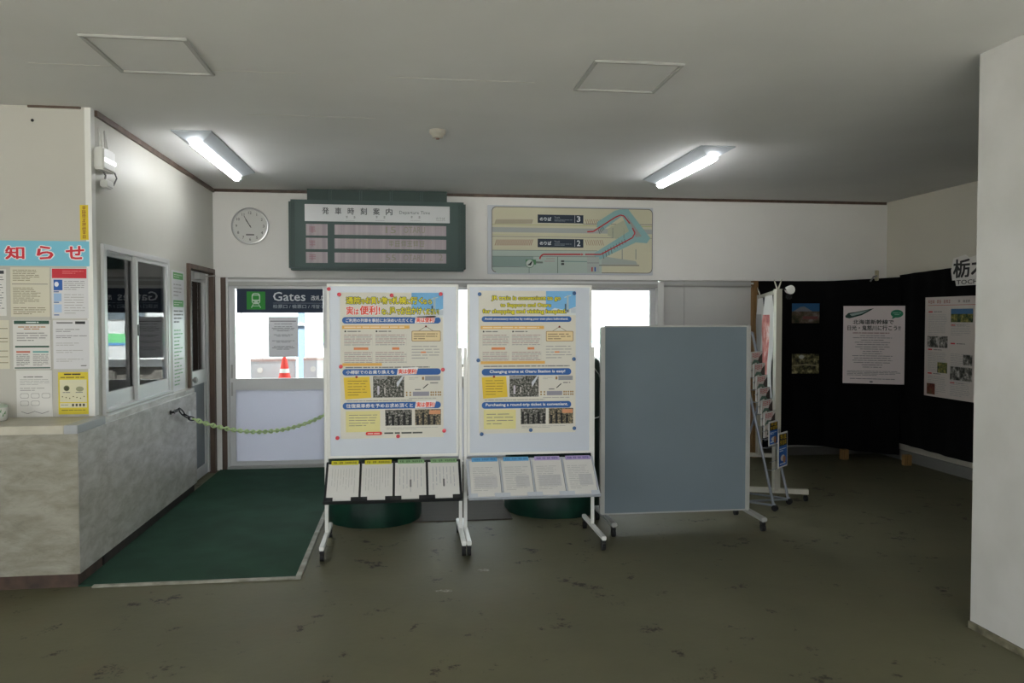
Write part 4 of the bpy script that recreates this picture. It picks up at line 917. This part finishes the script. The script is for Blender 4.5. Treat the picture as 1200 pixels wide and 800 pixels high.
# ================================================================== BLANK GREY BOARD
t = thing('partition_board', (1.98, 5.68, 0), 'large blank blue-grey movable board with aluminium side posts', 'partition board')
gx0, gx1, gz0, gz1, gy = 1.397, 2.545, .105, 1.492, 5.66
MB().box(gx0 + .03, gy, gz0 + .008, gx1 - .03, gy + .03, gz1 - .008, M_greybd).build('panel', t)
MB().box(gx0, gy - .008, gz0, gx0 + .034, gy + .038, gz1 - .01, M_alud, .006).build('side_post', t); MB().box(gx1 - .034, gy - .008, gz0, gx1, gy + .038, gz1 + .003, M_alud, .006).build('side_post', t)
MB().box(gx0 + .034, gy - .003, gz1 - .012, gx1 - .034, gy + .033, gz1, M_alud).build('edge_rail', t); MB().box(gx0 + .034, gy - .003, gz0, gx1 - .034, gy + .033, gz0 + .01, M_alud).build('edge_rail', t)
for xx in (gx0 + .045, gx1 + .01):
    f = MB().box(xx - .022, gy - .24, .075, xx + .022, gy + .30, .105, M_alud, .006).build('foot', t); caster(xx, gy - .21, f, .028); caster(xx, gy + .27, f, .028)
# ================================================================== GREEN DRUM SHAPES + MAT behind boards
def drum(xc, yc, r, h, label):
    t = thing('green_drum', (xc, yc, 0), label, 'drum', 'dark green drums behind the boards')
    n = 64; m = MB(); vs = []; prof = ((.0, .985), (.015, 1.0), (.10, 1.0), (h * .5, .985), (h * .94, .975), (h * .985, .95), (h, .90), (h + .004, .2))
    for z, k in prof:
        for i in range(n):
            a_ = 2 * PI * i / n; rr = r * k * (1 + .010 * math.sin(9 * a_ + z * 3) + .006 * math.sin(17 * a_ - 4 * z)); vs.append((xc + rr * math.cos(a_), yc + rr * math.sin(a_), z))
    fs = [(i * n + k, i * n + (k + 1) % n, (i + 1) * n + (k + 1) % n, (i + 1) * n + k) for i in range(len(prof) - 1) for k in range(n)]; fs.append(tuple((len(prof) - 1) * n + k for k in range(n)))
    m.add(vs, fs, M_drum, True); m.build('sheet_cover', t)
    for z in (.76,): MB().tube([(xc + r * 1.0 * math.cos(2 * PI * i / 40), yc + r * 1.0 * math.sin(2 * PI * i / 40), z) for i in range(40)], .005, M_white, 6, closed=True).build('cord', t)
    MB().tube([(xc + r * .99 * math.cos(b_), yc + r * .99 * math.sin(b_), z) for b_, z in ((-.9, h * .98), (-.5, h * .9), (-.1, h * .82), (.3, h * .75))], .004, M_white, 6).build('cord', t)
drum(-.25, 6.24, .355, 1.22, 'dark green sheet-covered drum behind the left white board')
drum(1.175, 6.37, .39, 1.22, 'dark green sheet-covered drum between the right white board and grey board')
tag(MB().box(.03, 6.02, 0, .80, 7.6, .008, mat('brown_rubber', (74, 66, 54), .8, c2=(62, 56, 46), scale=4, stretch=(.3, 20, 1)), .003).build('floor_mat'), 'thin brown ribbed mat on the floor between the green drums', 'mat')
# green mat with edging
t = thing('entrance_mat', (-1.25, 6.5, 0), 'dark green carpet mat with pale edging leading to the gate door', 'mat')
MB().box(-1.884, 4.83, 0, -.66, 8.355, .008, M_green_mat).build('carpet', t)
M_edge = mat('pale_edging', (160, 158, 146), .6, c2=(120, 118, 104), scale=9)
MB().box(-1.80, 4.795, 0, -.655, 4.83, .012, M_edge, .003).build('edging', t); MB().box(-.665, 4.795, 0, -.63, 8.355, .012, M_edge, .003).build('edging', t)
# ================================================================== CHAIN
t = thing('barrier_chain', (-1.3, 7.4, .6), 'pale green plastic chain hanging across the side door to the gate', 'chain')
la = left_art(-1.85)
p0 = Vector((-1.845, 6.60, .80)); p1 = Vector((-1.80, 7.03, .69)); p2 = Vector((-.835, DYF - .01, .55))
def links(pts, r, w, m, mb, flip=0):
    for i in range(len(pts) - 1):
        a_, b_ = pts[i], pts[i + 1]; t_ = (b_ - a_).normalized(); c_ = (a_ + b_) / 2; L = (b_ - a_).length * .66
        ref = Vector((0, 0, 1)); s_ = t_.cross(ref).normalized(); 
        if (i + flip) % 2: s_ = t_.cross(s_).normalized()
        loop = []
        for k in range(12):
            an = 2 * PI * k / 12; loop.append(c_ + t_ * math.cos(an) * L + s_ * math.sin(an) * w)
        mb.tube(loop, r, m, 6, closed=True)
def sagpts(a_, b_, n, sag): return [a_.lerp(b_, k / n) - Vector((0, 0, sag * 4 * (k / n) * (1 - k / n))) for k in range(n + 1)]
m = MB(); links(sagpts(p1, p2, 44, .145), .0075, .015, flat(204, 228, 168), m); m.build('plastic_links', t)
m = MB(); q = MB(); links([p0 + Vector((0, 0.02, 0)), p0 + Vector((.01, .14, 0.005)), p0 + Vector((.02, .24, -.05)), p0 + Vector((.03, .34, -.09)), p1], .006, .016, M_black, m); m.build('dark_links', t)
MB().lathe((-1.86, 6.58, .80), [(.018, 0), (.018, .008), (.008, .01), (.008, .03), (.014, .034)], M_black, 14, 'x').build('wall_hook', t)
MB().lathe((-.835, DYF, .55), [(.012, 0), (.012, .01), (.006, .02)], M_black, 12, 'y').build('door_hook', t)
tag(MB().box(-1.86, 7.06, .66, -1.845, 7.12, .75, M_white, .003).tube([(-1.85, 7.09, .70), (-1.82, 7.09, .68), (-1.82, 7.09, .66)], .005, M_white, 8).build('wall_bracket'), 'small white wall hook above the green chain end', 'hook')
# ================================================================== CURTAINS
def curtain(pts, label, z0f, z1f, seg=120):
    """cloth hung along a polyline (x,y) with soft folds"""
    m = MB(); vs = []; n = seg; rows = 10; pv = [Vector(q) for q in pts]; seg_l = [(b - a).length for a, b in zip(pv[:-1], pv[1:])]; TL = sum(seg_l)
    def along(L):
        for a, b, l in zip(pv[:-1], pv[1:], seg_l):
            if L <= l + 1e-6: return a + (b - a) * (L / l), Vector(((b - a).y, -(b - a).x, 0)).normalized()
            L -= l
        return pv[-1], Vector(((b - a).y, -(b - a).x, 0)).normalized()
    for side in (0, 1):
        for j in range(rows + 1):
            for i in range(n + 1):
                s_ = i / n; L = s_ * TL; pb, nn = along(L); z = z0f(s_) + (z1f(s_) - z0f(s_)) * j / rows
                off = .012 * math.sin(L * 9) + .008 * math.sin(L * 23 + 1) + (.006 * (1 - j / rows)) * math.sin(L * 14); p = pb + nn * (off - side * .004); vs.append((p.x, p.y, z))
    fs = []; st = (rows + 1) * (n + 1)
    for j in range(rows):
        for i in range(n):
            k = j * (n + 1) + i; fs.append((k, k + 1, k + n + 2, k + n + 1)); fs.append((st + k, st + k + n + 1, st + k + n + 2, st + k + 1))
    for j in range(rows):
        for i in (0, n):
            k = j * (n + 1) + i; fs.append((k, k + n + 1, st + k + n + 1, st + k))
    for i in range(n):
        for j in (0, rows):
            k = j * (n + 1) + i; fs.append((k, st + k, st + k + 1, k + 1))
    m.add(vs, fs, M_curtain, True)
    return tag(m.build('black_curtain'), label, 'curtain', 'black display curtains')
CY = 8.40; CX = 5.27
curtain(((3.85, CY, 0), (4.6, 8.30, 0), (5.262, 7.94, 0)), 'black cloth covering the back wall behind the two small photos', lambda s: .10 + .03 * math.sin(s * 5), lambda s: 1.955 + (.03 * max(0, (s - .55) / .45)))
curtain(((5.308, 8.03, 0), (5.30, 7.86, 0), (CX, 7.6, 0), (CX, 3.75, 0)), 'black cloth covering the right wall behind the large information poster', lambda s: .19 - .03 * s, lambda s: 2.01 + .06 * s + .01 * math.sin(s * 9))
t = thing('clamp', (5.0, 8.1, 1.95), 'small pale clamp holding the black cloth in the wall corner', 'clamp')
MB().box(5.03, 8.03, 1.95, 5.06, 8.07, 2.06, mat('clamp_beige', (176, 168, 140), .5), .005).build('jaw', t); MB().tube([(5.03, 8.02, 2.0), (4.99, 8.02, 1.99), (4.96, 8.03, 1.94)], .010, M_gink, 8).build('lever', t)
def block(x, y, l):
    tag(MB().box(x - .04, y - .04, 0, x + .04, y + .02, .11, M_wood, .004).build('wooden_block'), l, 'wooden block', 'wooden blocks under the black cloth')
block(4.74, 8.14, 'dim wooden block at the foot of the back black cloth'); block(5.20, 7.72, 'light wooden block at the foot of the right black cloth')
# ---- posters on curtain
PY = CY - .03
_dd = Vector((.662, -.36, 0)).normalized(); _dn = Vector((_dd.y, -_dd.x, 0)).normalized(); DA = Art(Vector((4.6, 8.30, 0)) + _dn * .035, _dd, _dn, (0, 0, 1))
def d_N(a, x, y, w, h, d):
    DGN = flat(60, 96, 88)
    P = lambda u, v: (x + w * u, y + h * v)
    a.poly([P(.03, .87), P(.08, .91), P(.22, .925), P(.5, .97), P(.44, .94), P(.3, .88), P(.1, .84), P(.04, .85)], flat(34, 66, 58), d); a.poly([P(.1, .895), P(.22, .915), P(.42, .95), P(.3, .90), P(.14, .87)], flat(150, 170, 164), d + LY)
    a.disc(*P(.87, .90), w * .1, flat(40, 130, 96), d, ry=h * .05); a.poly([P(.8, .86), P(.79, .83), P(.87, .86)], flat(40, 130, 96), d)
    a.para(x + w * .8, y + h * .88, x + w * .94, y + h * .92, 2, flat(150, 200, 175), d + LY, .4, center=True)
    a.text('北海道新幹線で', x + w * .16, y + h * .765, x + w * .82, y + h * .825, flat(58, 62, 58), d, .03)
    a.text('日光・鬼怒川に行こう!!', x + w * .07, y + h * .685, x + w * .93, y + h * .75, flat(58, 62, 58), d, .03)
    a.para(x + w * .16, y + h * .645, x + w * .82, y + h * .66, 1, flat(130, 70, 70), d, .6)
    for i in range(15):
        ww = random.uniform(.25, .8) * w * .5; c_ = x + w * .48; v = .61 - i * .029; a.para(c_ - ww, y + h * v, c_ + ww, y + h * (v + .018), 1, M_gink, d, .4, rag=0)
    a.para(x + w * .07, y + h * .1, x + w * .95, y + h * .17, 4, M_gink, d, .35); a.para(x + w * .12, y + h * .055, x + w * .88, y + h * .07, 1, M_gink, d, .5); a.disc(*P(.47, .025), w * .03, M_gink, d, ry=h * .01)
notice('poster', 988.5, 358.5, 1059.5, 450.5, 'white poster with green train picture and centred text on black cloth', mat('pinkish_poster', (226, 214, 214), .5), d_N, 'poster', None, DA, .003)
PHM = photo('mountain_photo', [(60, 66, 50), (104, 96, 74), (128, 110, 96), (170, 160, 150)], 9, 2.0); PHG = photo('garden_photo', [(26, 26, 18), (60, 58, 38), (110, 104, 70), (170, 160, 120)], 22, 6.0)
_pd = Vector((.75, -.10, 0)).normalized(); _pn = Vector((_pd.y, -_pd.x, 0)).normalized(); PA = Art(Vector((3.85, 8.40, 0)) + _pn * .035, _pd, _pn, (0, 0, 1))
def d_O(a, x, y, w, h, d):
    a.rect(x, y, x + w, y + h, PHM, d); a.rect(x, y + h * .6, x + w, y + h, flat(66, 120, 176), d + LY)
    a.poly([(x + w * .05, y + h * .6), (x + w * .3, y + h * .82), (x + w * .45, y + h * .85), (x + w * .75, y + h * .6)], flat(150, 156, 166), d + 2 * LY); a.rect(x + w * .4, y + h * .2, x + w * .95, y + h * .35, flat(150, 96, 90), d + LY)
notice('photo_print', 928, 355.5, 960, 378.5, 'small framed-less colour photo of a mountain and blue sky, upper of two', M_ink, d_O, 'photo', 'photos on the black cloth', PA, .003)
def d_Q(a, x, y, w, h, d):
    a.rect(x, y, x + w, y + h, PHG, d); a.line([(x + w * .1, y + h * .4), (x + w * .5, y + h * .46), (x + w * .9, y + h * .4)], .012, flat(150, 140, 110), d + LY); a.disc(x + w * .35, y + h * .85, w * .1, flat(190, 190, 180), d + LY, ry=h * .1)
notice('photo_print', 928, 414.5, 959.5, 437.5, 'small dark photo of a wooded garden scene, lower of two', M_ink, d_Q, 'photo', 'photos on the black cloth', PA, .003)
# right wall poster
ra = right_art(CX - .04); q0, r1 = ra.px(1085, 348.5); _, r0 = ra.px(1085, 463)
W2 = 1.05; RX = lambda u: q0 + W2 * u
RZ = lambda v: r1 - (r1 - r0) * v
ra.slab(q0, r0, q0 + W2, r1, .004, mat('grey_poster', (198, 190, 184), .5)); d = .004 + LY
ra.glyphs(RX(.04), RZ(.065), RX(.36), RZ(.03), 'xxx xx xxx', flat(150, 80, 74), d); ra.glyphs(RX(.46), RZ(.062), RX(.62), RZ(.036), 'x xxx', flat(90, 88, 86), d); ra.rect(RX(.04), RZ(.085), RX(.97), RZ(.08), flat(170, 90, 84), d)
PHA = photo('scene_photo_a', [(30, 34, 30), (66, 66, 60), (130, 128, 122), (190, 186, 180)], 16, 3.0); PHB = photo('scene_photo_b', [(24, 40, 30), (56, 76, 50), (120, 116, 60), (160, 150, 90)], 16, 8.0); PHC = photo('scene_photo_c', [(36, 24, 20), (96, 40, 34), (110, 70, 50), (70, 80, 50)], 16, 5.0)
def rr(u0, v0, u1, v1, m, L=0): ra.rect(RX(u0), RZ(v1), RX(u1), RZ(v0), m, d + LY * L)
for cx in (.05, .37, .69):
    for v in (.14, .52, .76) if cx < .3 else (.27, .45, .83): rr(cx, v, cx + .06, v + .014, RT); ra.para(RX(cx + .08), RZ(v + .014), RX(cx + .2), RZ(v), 1, M_gink, d, .6)
    ra.para(RX(cx), RZ(.38), RX(cx + .27), RZ(.17), 13, M_lgink, d, .35); ra.para(RX(cx), RZ(.75), RX(cx + .27), RZ(.55), 12, M_lgink, d, .35); ra.para(RX(cx), RZ(.97), RX(cx + .27), RZ(.79), 10, M_lgink, d, .35)
rr(.04, .39, .20, .505, PHA, 1); rr(.21, .39, .33, .505, PHA, 1); rr(.19, .65, .33, .755, PHB, 1); rr(.04, .87, .16, .98, PHC, 1)
rr(.37, .12, .66, .25, PHB, 1); rr(.37, .12, .66, .17, flat(70, 110, 150), 2); rr(.54, .56, .66, .66, PHA, 1); rr(.37, .68, .66, .81, PHA, 1); rr(.69, .12, .96, .3, PHB, 1); rr(.69, .6, .96, .74, PHA, 1)
tag(ra.build('poster'), 'grey multi-column information poster with small photos on the right black cloth', 'poster')
# die-cut Tochigi sign
sa = right_art(CX - .030); s0, sz = sa.px(1116, 306); _, sb = sa.px(1116, 336)
t_ = sa; hh = .30
def blob(off, m, d0, th):
    P = [(0, .16), (.03, .04), (.10, .04), (.12, -.03), (.84, -.03), (.86, .04), (.92, .05), (.93, .30), (.70, .34), (.40, .30), (.30, .34), (.05, .31)]
    V = []
    c0 = (.46, .16)
    pts = [(s0 + u * .62 * 1.0, sb + .03 + v * .78) for u, v in P]
    vs = [t_.P(u, v, d0) for u, v in pts] + [t_.P(u, v, d0 + th) for u, v in pts]; n = len(pts)
    t_.mb.add(vs, [tuple(range(n)), tuple(range(2 * n - 1, n - 1, -1))] + [(i, (i + 1) % n, n + (i + 1) % n, n + i) for i in range(n)], m)
blob(0, flat(214, 212, 206), 0, .012); d = .012 + LY
sa.text('栃木', s0 + .03, sb + .08, s0 + .52, sb + .26, flat(44, 44, 44), d, .03); sa.text('TOCHIGI', s0 + .08, sb + .018, s0 + .50, sb + .06, flat(60, 60, 60), d, .015)
tag(sa.build('region_sign'), 'white die-cut sign with bold black lettering above the right poster', 'sign')
# ================================================================== EXHIBITION PANEL (seen edge-on)
A0 = Vector((3.10, 6.37, 0)); dirp = Vector((.346, .938, 0)).normalized(); nrm = Vector((-dirp.y, dirp.x, 0)); Lp = 1.79
t = thing('exhibition_panel', tuple(A0 + dirp * Lp / 2), 'tall metal-framed display panel seen almost edge-on beside the black cloth', 'display panel')
M_post = mat('pale_steel', (176, 172, 158), .45, metal=.2)
for k, s_ in enumerate((0, Lp)):
    p = A0 + dirp * s_; MB().bar(p + Vector((0, 0, .085)), p + Vector((0, 0, 1.79)), .05, .055, M_post).build('post', t)
    f = MB().bar(p - nrm * .26 + Vector((0, 0, .085)), p + nrm * .26 + Vector((0, 0, .085)), .045, .04, M_post).build('base_bar', t)
    for q_ in (-.24, .24):
        c_ = p + nrm * q_; MB().tube([c_ + Vector((-.01, 0, .028)), c_ + Vector((.01, 0, .028))], .026, M_rubber, 14).tube([c_ + Vector((0, 0, .03)), c_ + Vector((0, 0, .045))], .008, M_alud, 8).build('caster', f)
MB().bar(A0 + Vector((0, 0, 1.77)), A0 + dirp * Lp + Vector((0, 0, 1.77)), .03, .03, M_post).build('rail', t); MB().bar(A0 + Vector((0, 0, .82)), A0 + dirp * Lp + Vector((0, 0, .82)), .03, .03, M_post).build('rail', t)
MB().bar(A0 + dirp * .03 + Vector((0, 0, 1.29)), A0 + dirp * (Lp - .03) + Vector((0, 0, 1.29)), .012, .92, mat('dark_panel_cloth', (40, 42, 44), .8)).build('panel', t)
for s_ in (0, .02, Lp):
    p = A0 + dirp * s_; hk = MB(); hk.tube([p + Vector((0, 0, 1.78)) + nrm * .0, p + nrm * (.03 if s_ else -.03) + Vector((0, 0, 1.87))], [.008, .004], M_post, 8); hk.build('hook', t)
def curl(s0_, s1_, z0_, z1_, bulge, m, m2, label, nm='hanging_poster'):
    mb = MB(); n = 24; rows = 16; vs = []; fs = []; top = Vector((0, 0, 0))
    for sd in (0, 1):
        for j in range(rows + 1):
            for i in range(n + 1):
                u = i / n; v = j / rows; s_ = s0_ + (s1_ - s0_) * u; off = .03 + sd * .002 + bulge * math.sin(PI * u) * (.4 + .8 * math.sin(PI * min(1, v * 1.1))) + .012 * math.sin(7 * v + 3 * u)
                p = A0 + dirp * s_ + nrm * off; vs.append((p.x, p.y, z0_ + (z1_ - z0_) * v))
    st = (rows + 1) * (n + 1)
    f1 = []; f2 = []
    for j in range(rows):
        for i in range(n):
            k = j * (n + 1) + i; (f2 if (3 < i < n - 3 and 2 < j < rows - 3) else f1).append((st + k, st + k + 1, st + k + n + 2, st + k + n + 1)); f1.append((k, k + n + 1, k + n + 2, k + 1))
    mb.add(vs, f1, m, True); i2 = mb.mi(m2)
    for f in f2: mb.f.append(list(f)); mb.m.append(i2); mb.sm.append(True)
    return tag(mb.build(nm), label, 'poster')
PHR = photo('red_picture', [(150, 50, 48), (186, 84, 78), (206, 130, 120), (224, 200, 196)], 7, 2.0)
curl(.06, .85, .86, 1.74, .05, M_paper, PHR, 'curled white poster with a red picture near the front post of the display panel')
curl(1.0, 1.7, .9, 1.74, .03, M_paper, M_lgink, 'pale sheet hung at the far end of the edge-on display panel')
p = A0 + Vector((.02, .0, 1.79)); cl_ = thing('clip_lamp', tuple(p), 'small round white clip-on lamp at the top of the display panel', 'lamp')
MB().tube([p, p + Vector((.04, -.01, .0)), p + Vector((.08, .0, -.03))], .006, M_black, 8).build('arm', cl_)
MB().lathe((p.x + .085, p.y + .0, p.z - .005), [(.015, -.04), (.03, -.03), (.038, .02), (.036, .024)], M_white, 24, 'y').build('shade', cl_)
MB().box(p.x + .06, p.y - .005, p.z - .085, p.x + .11, p.y + .03, p.z - .04, M_black, .01).build('clip', cl_)
# ================================================================== MAGAZINE RACK
c1 = Vector((2.913, 6.0, 0)); c2 = Vector((3.139, 6.206, 0)); wv = (c2 - c1).normalized(); bk = Vector((-.674, .74, 0)).normalized(); SL = .235
M_rk = mat('grey_tube_steel', (134, 138, 146), .35, metal=.4)
t = thing('magazine_rack', tuple((c1 + c2) / 2 + bk * .25), 'leaning grey tubular magazine rack between the grey board and the display panel', 'magazine rack')
def RP(s, z, off=0): return c1 + wv * s + bk * (SL * z) + Vector((0, 0, z)) + (-bk) * off
WD = (c2 - c1).length
MB().tube([RP(0, .05), RP(0, .75), RP(0, 1.42)], .011, M_rk, 10).build('leg', t)
MB().tube([RP(WD, .05), RP(WD, .42), RP(WD, .62) + bk * -.05], .011, M_rk, 10).build('leg', t); MB().tube([RP(WD, .42), RP(WD, .9), RP(WD, 1.42)], .011, M_rk, 10).build('side_tube', t)
for q in (0, WD):
    MB().tube([RP(q, .95), c1 + wv * q + bk * .52 + Vector((0, 0, .05))], .010, M_rk, 10).build('back_leg', t)
MB().tube([c1 + Vector((0, 0, .045)), c1 + bk * .50 + Vector((0, 0, .045)), c1 + wv * WD + bk * .50 + Vector((0, 0, .045)), c1 + wv * WD + Vector((0, 0, .045)), c1 + bk * .25 + Vector((0, 0, .045))], .009, M_rk, 8).build('base_frame', t)
MB().tube([RP(0, 1.42), RP(WD, 1.42)], .011, M_rk, 8).build('top_bar', t)
for q in (c1, c2, c1 + bk * .5, c2 + bk * .5):
    MB().tube([q + wv * -.012 + Vector((0, 0, .026)), q + wv * .012 + Vector((0, 0, .026))], .025, M_rubber, 14).tube([q + Vector((0, 0, .03)), q + Vector((0, 0, .06))], .008, M_rk, 8).build('caster', t)
zs = [1.06 - .098 * i for i in range(6)]
def holder(z, par): 
    MB().tube([RP(.0, z, .0), RP(.0, z, .045), RP(WD, z, .045), RP(WD, z, .0)], .003, M_rk, 6).build('shelf_wire', par); MB().tube([RP(0, z + .06, .04), RP(WD, z + .06, .04)], .0025, M_rk, 6).build('shelf_wire', par)
nf = (-bk + Vector((0, 0, SL))).normalized()
upd = (bk * SL + Vector((0, 0, 1))).normalized()
PHX = photo('magazine_cover', [(70, 90, 70), (200, 190, 180), (230, 222, 216), (150, 60, 66)], 22, 9.0)
ords = ['topmost', 'second', 'third', 'fourth', 'fifth', 'sixth']
for i, z in enumerate(zs):
    holder(z, t); zz = z + .004; off = .012 + 0 * i
    ar = Art(RP(.035, zz, .018), wv, -bk, (0, 0, 1)); ar.slab(0, 0, .225, .205, .008, M_paper); dd = .008 + LY
    ar.rect(.004, .12, .221, .20, flat(214, 204, 200), dd); ar.glyphs(.02, .155, .17, .195, 'xxxx', flat(200, 90, 92), dd + LY); ar.poly([(.10, .10), (.16, .16), (.221, .19), (.221, .10)], flat(70, 60, 56), dd + LY); ar.poly([(.004, .10), (.10, .115), (.18, .10), (.12, .135), (.05, .14)], flat(96, 124, 108), dd + 2 * LY)
    ar.rect(.004, .004, .221, .125, PHX, dd); ar.poly([(.05, .02), (.12, .11), (.20, .08), (.22, .01)], flat(60, 84, 72), dd + LY); ar.disc(.085, .085, .03, flat(226, 222, 216), dd + 2 * LY)
    tag(ar.build('magazine'), '%s red and white magazine in the leaning rack, counted from the top' % ords[i], 'magazine', 'magazines in the leaning rack')
for i, (z, h_, lab) in enumerate(((.50, .20, 'blue and yellow brochure, rear one just under the magazines'), (.325, .285, 'blue and yellow brochure with white border, front lowest in the leaning rack'))):
    holder(z, t)
    ar = Art(RP(.07 + .02 * i, z + .004, .03 + .03 * i), wv, -bk, (0, 0, 1)); ar.slab(0, 0, .19, h_, .006, M_paper); dd = .006 + LY
    ar.rect(.012, .012, .178, h_ - .012, flat(40, 96, 176), dd); ar.rect(.012, h_ * .62, .178, h_ - .012, flat(40, 40, 36), dd + LY)
    for k in (0, 1): ar.glyphs(.025, h_ * (.81 - .16 * k), .165, h_ * (.94 - .16 * k), ('xx', 'xxx')[k], flat(226, 184, 40), dd + 2 * LY)
    ar.disc(.09, h_ * .27, .045, flat(214, 206, 196), dd + LY, ry=h_ * .09); ar.disc(.12, h_ * .22, .03, flat(170, 120, 90), dd + 2 * LY); ar.para(.02, h_ * .45, .16, h_ * .56, 2, flat(200, 214, 230), dd + LY, .5); ar.para(.03, .02, .16, .04, 1, flat(200, 214, 230), dd + LY)
    tag(ar.build('brochure'), lab, 'brochure', 'brochures in the leaning rack')
# thin cable down from the ceiling trim fixing on the left wall

# worn white scuffs on the floor in front of the boards
def scuff(px, w, h, seed, label):
    random.seed(seed); d = rgt * ((px[0] - 600) / F) + upv * ((400 - px[1]) / F) + fwd; q = EYEV + d * (-EYE / d.z)
    m = MB(); n = 22; pts = []
    for k in range(n):
        an = 2 * PI * k / n; r = random.uniform(.55, 1.0); pts.append((q.x + math.cos(an) * w * r, q.y + math.sin(an) * h * r))
    m.add([(x, y, 0) for x, y in pts] + [(x, y, .0012) for x, y in pts], [tuple(range(n, 2 * n)), tuple(range(n - 1, -1, -1))] + [(i, (i + 1) % n, n + (i + 1) % n, n + i) for i in range(n)], mat('scuff_white', (150, 148, 136), .8, c2=(96, 95, 76), scale=60))
    tag(m.build('scuff_mark'), label, 'scuff mark', 'white scuffs on the floor')
scuff((521, 692), .06, .025, 3, 'small white scuff on the open floor, nearer the camera of the two')
scuff((567, 668), .045, .03, 5, 'small white scuff on the floor just in front of the white boards')
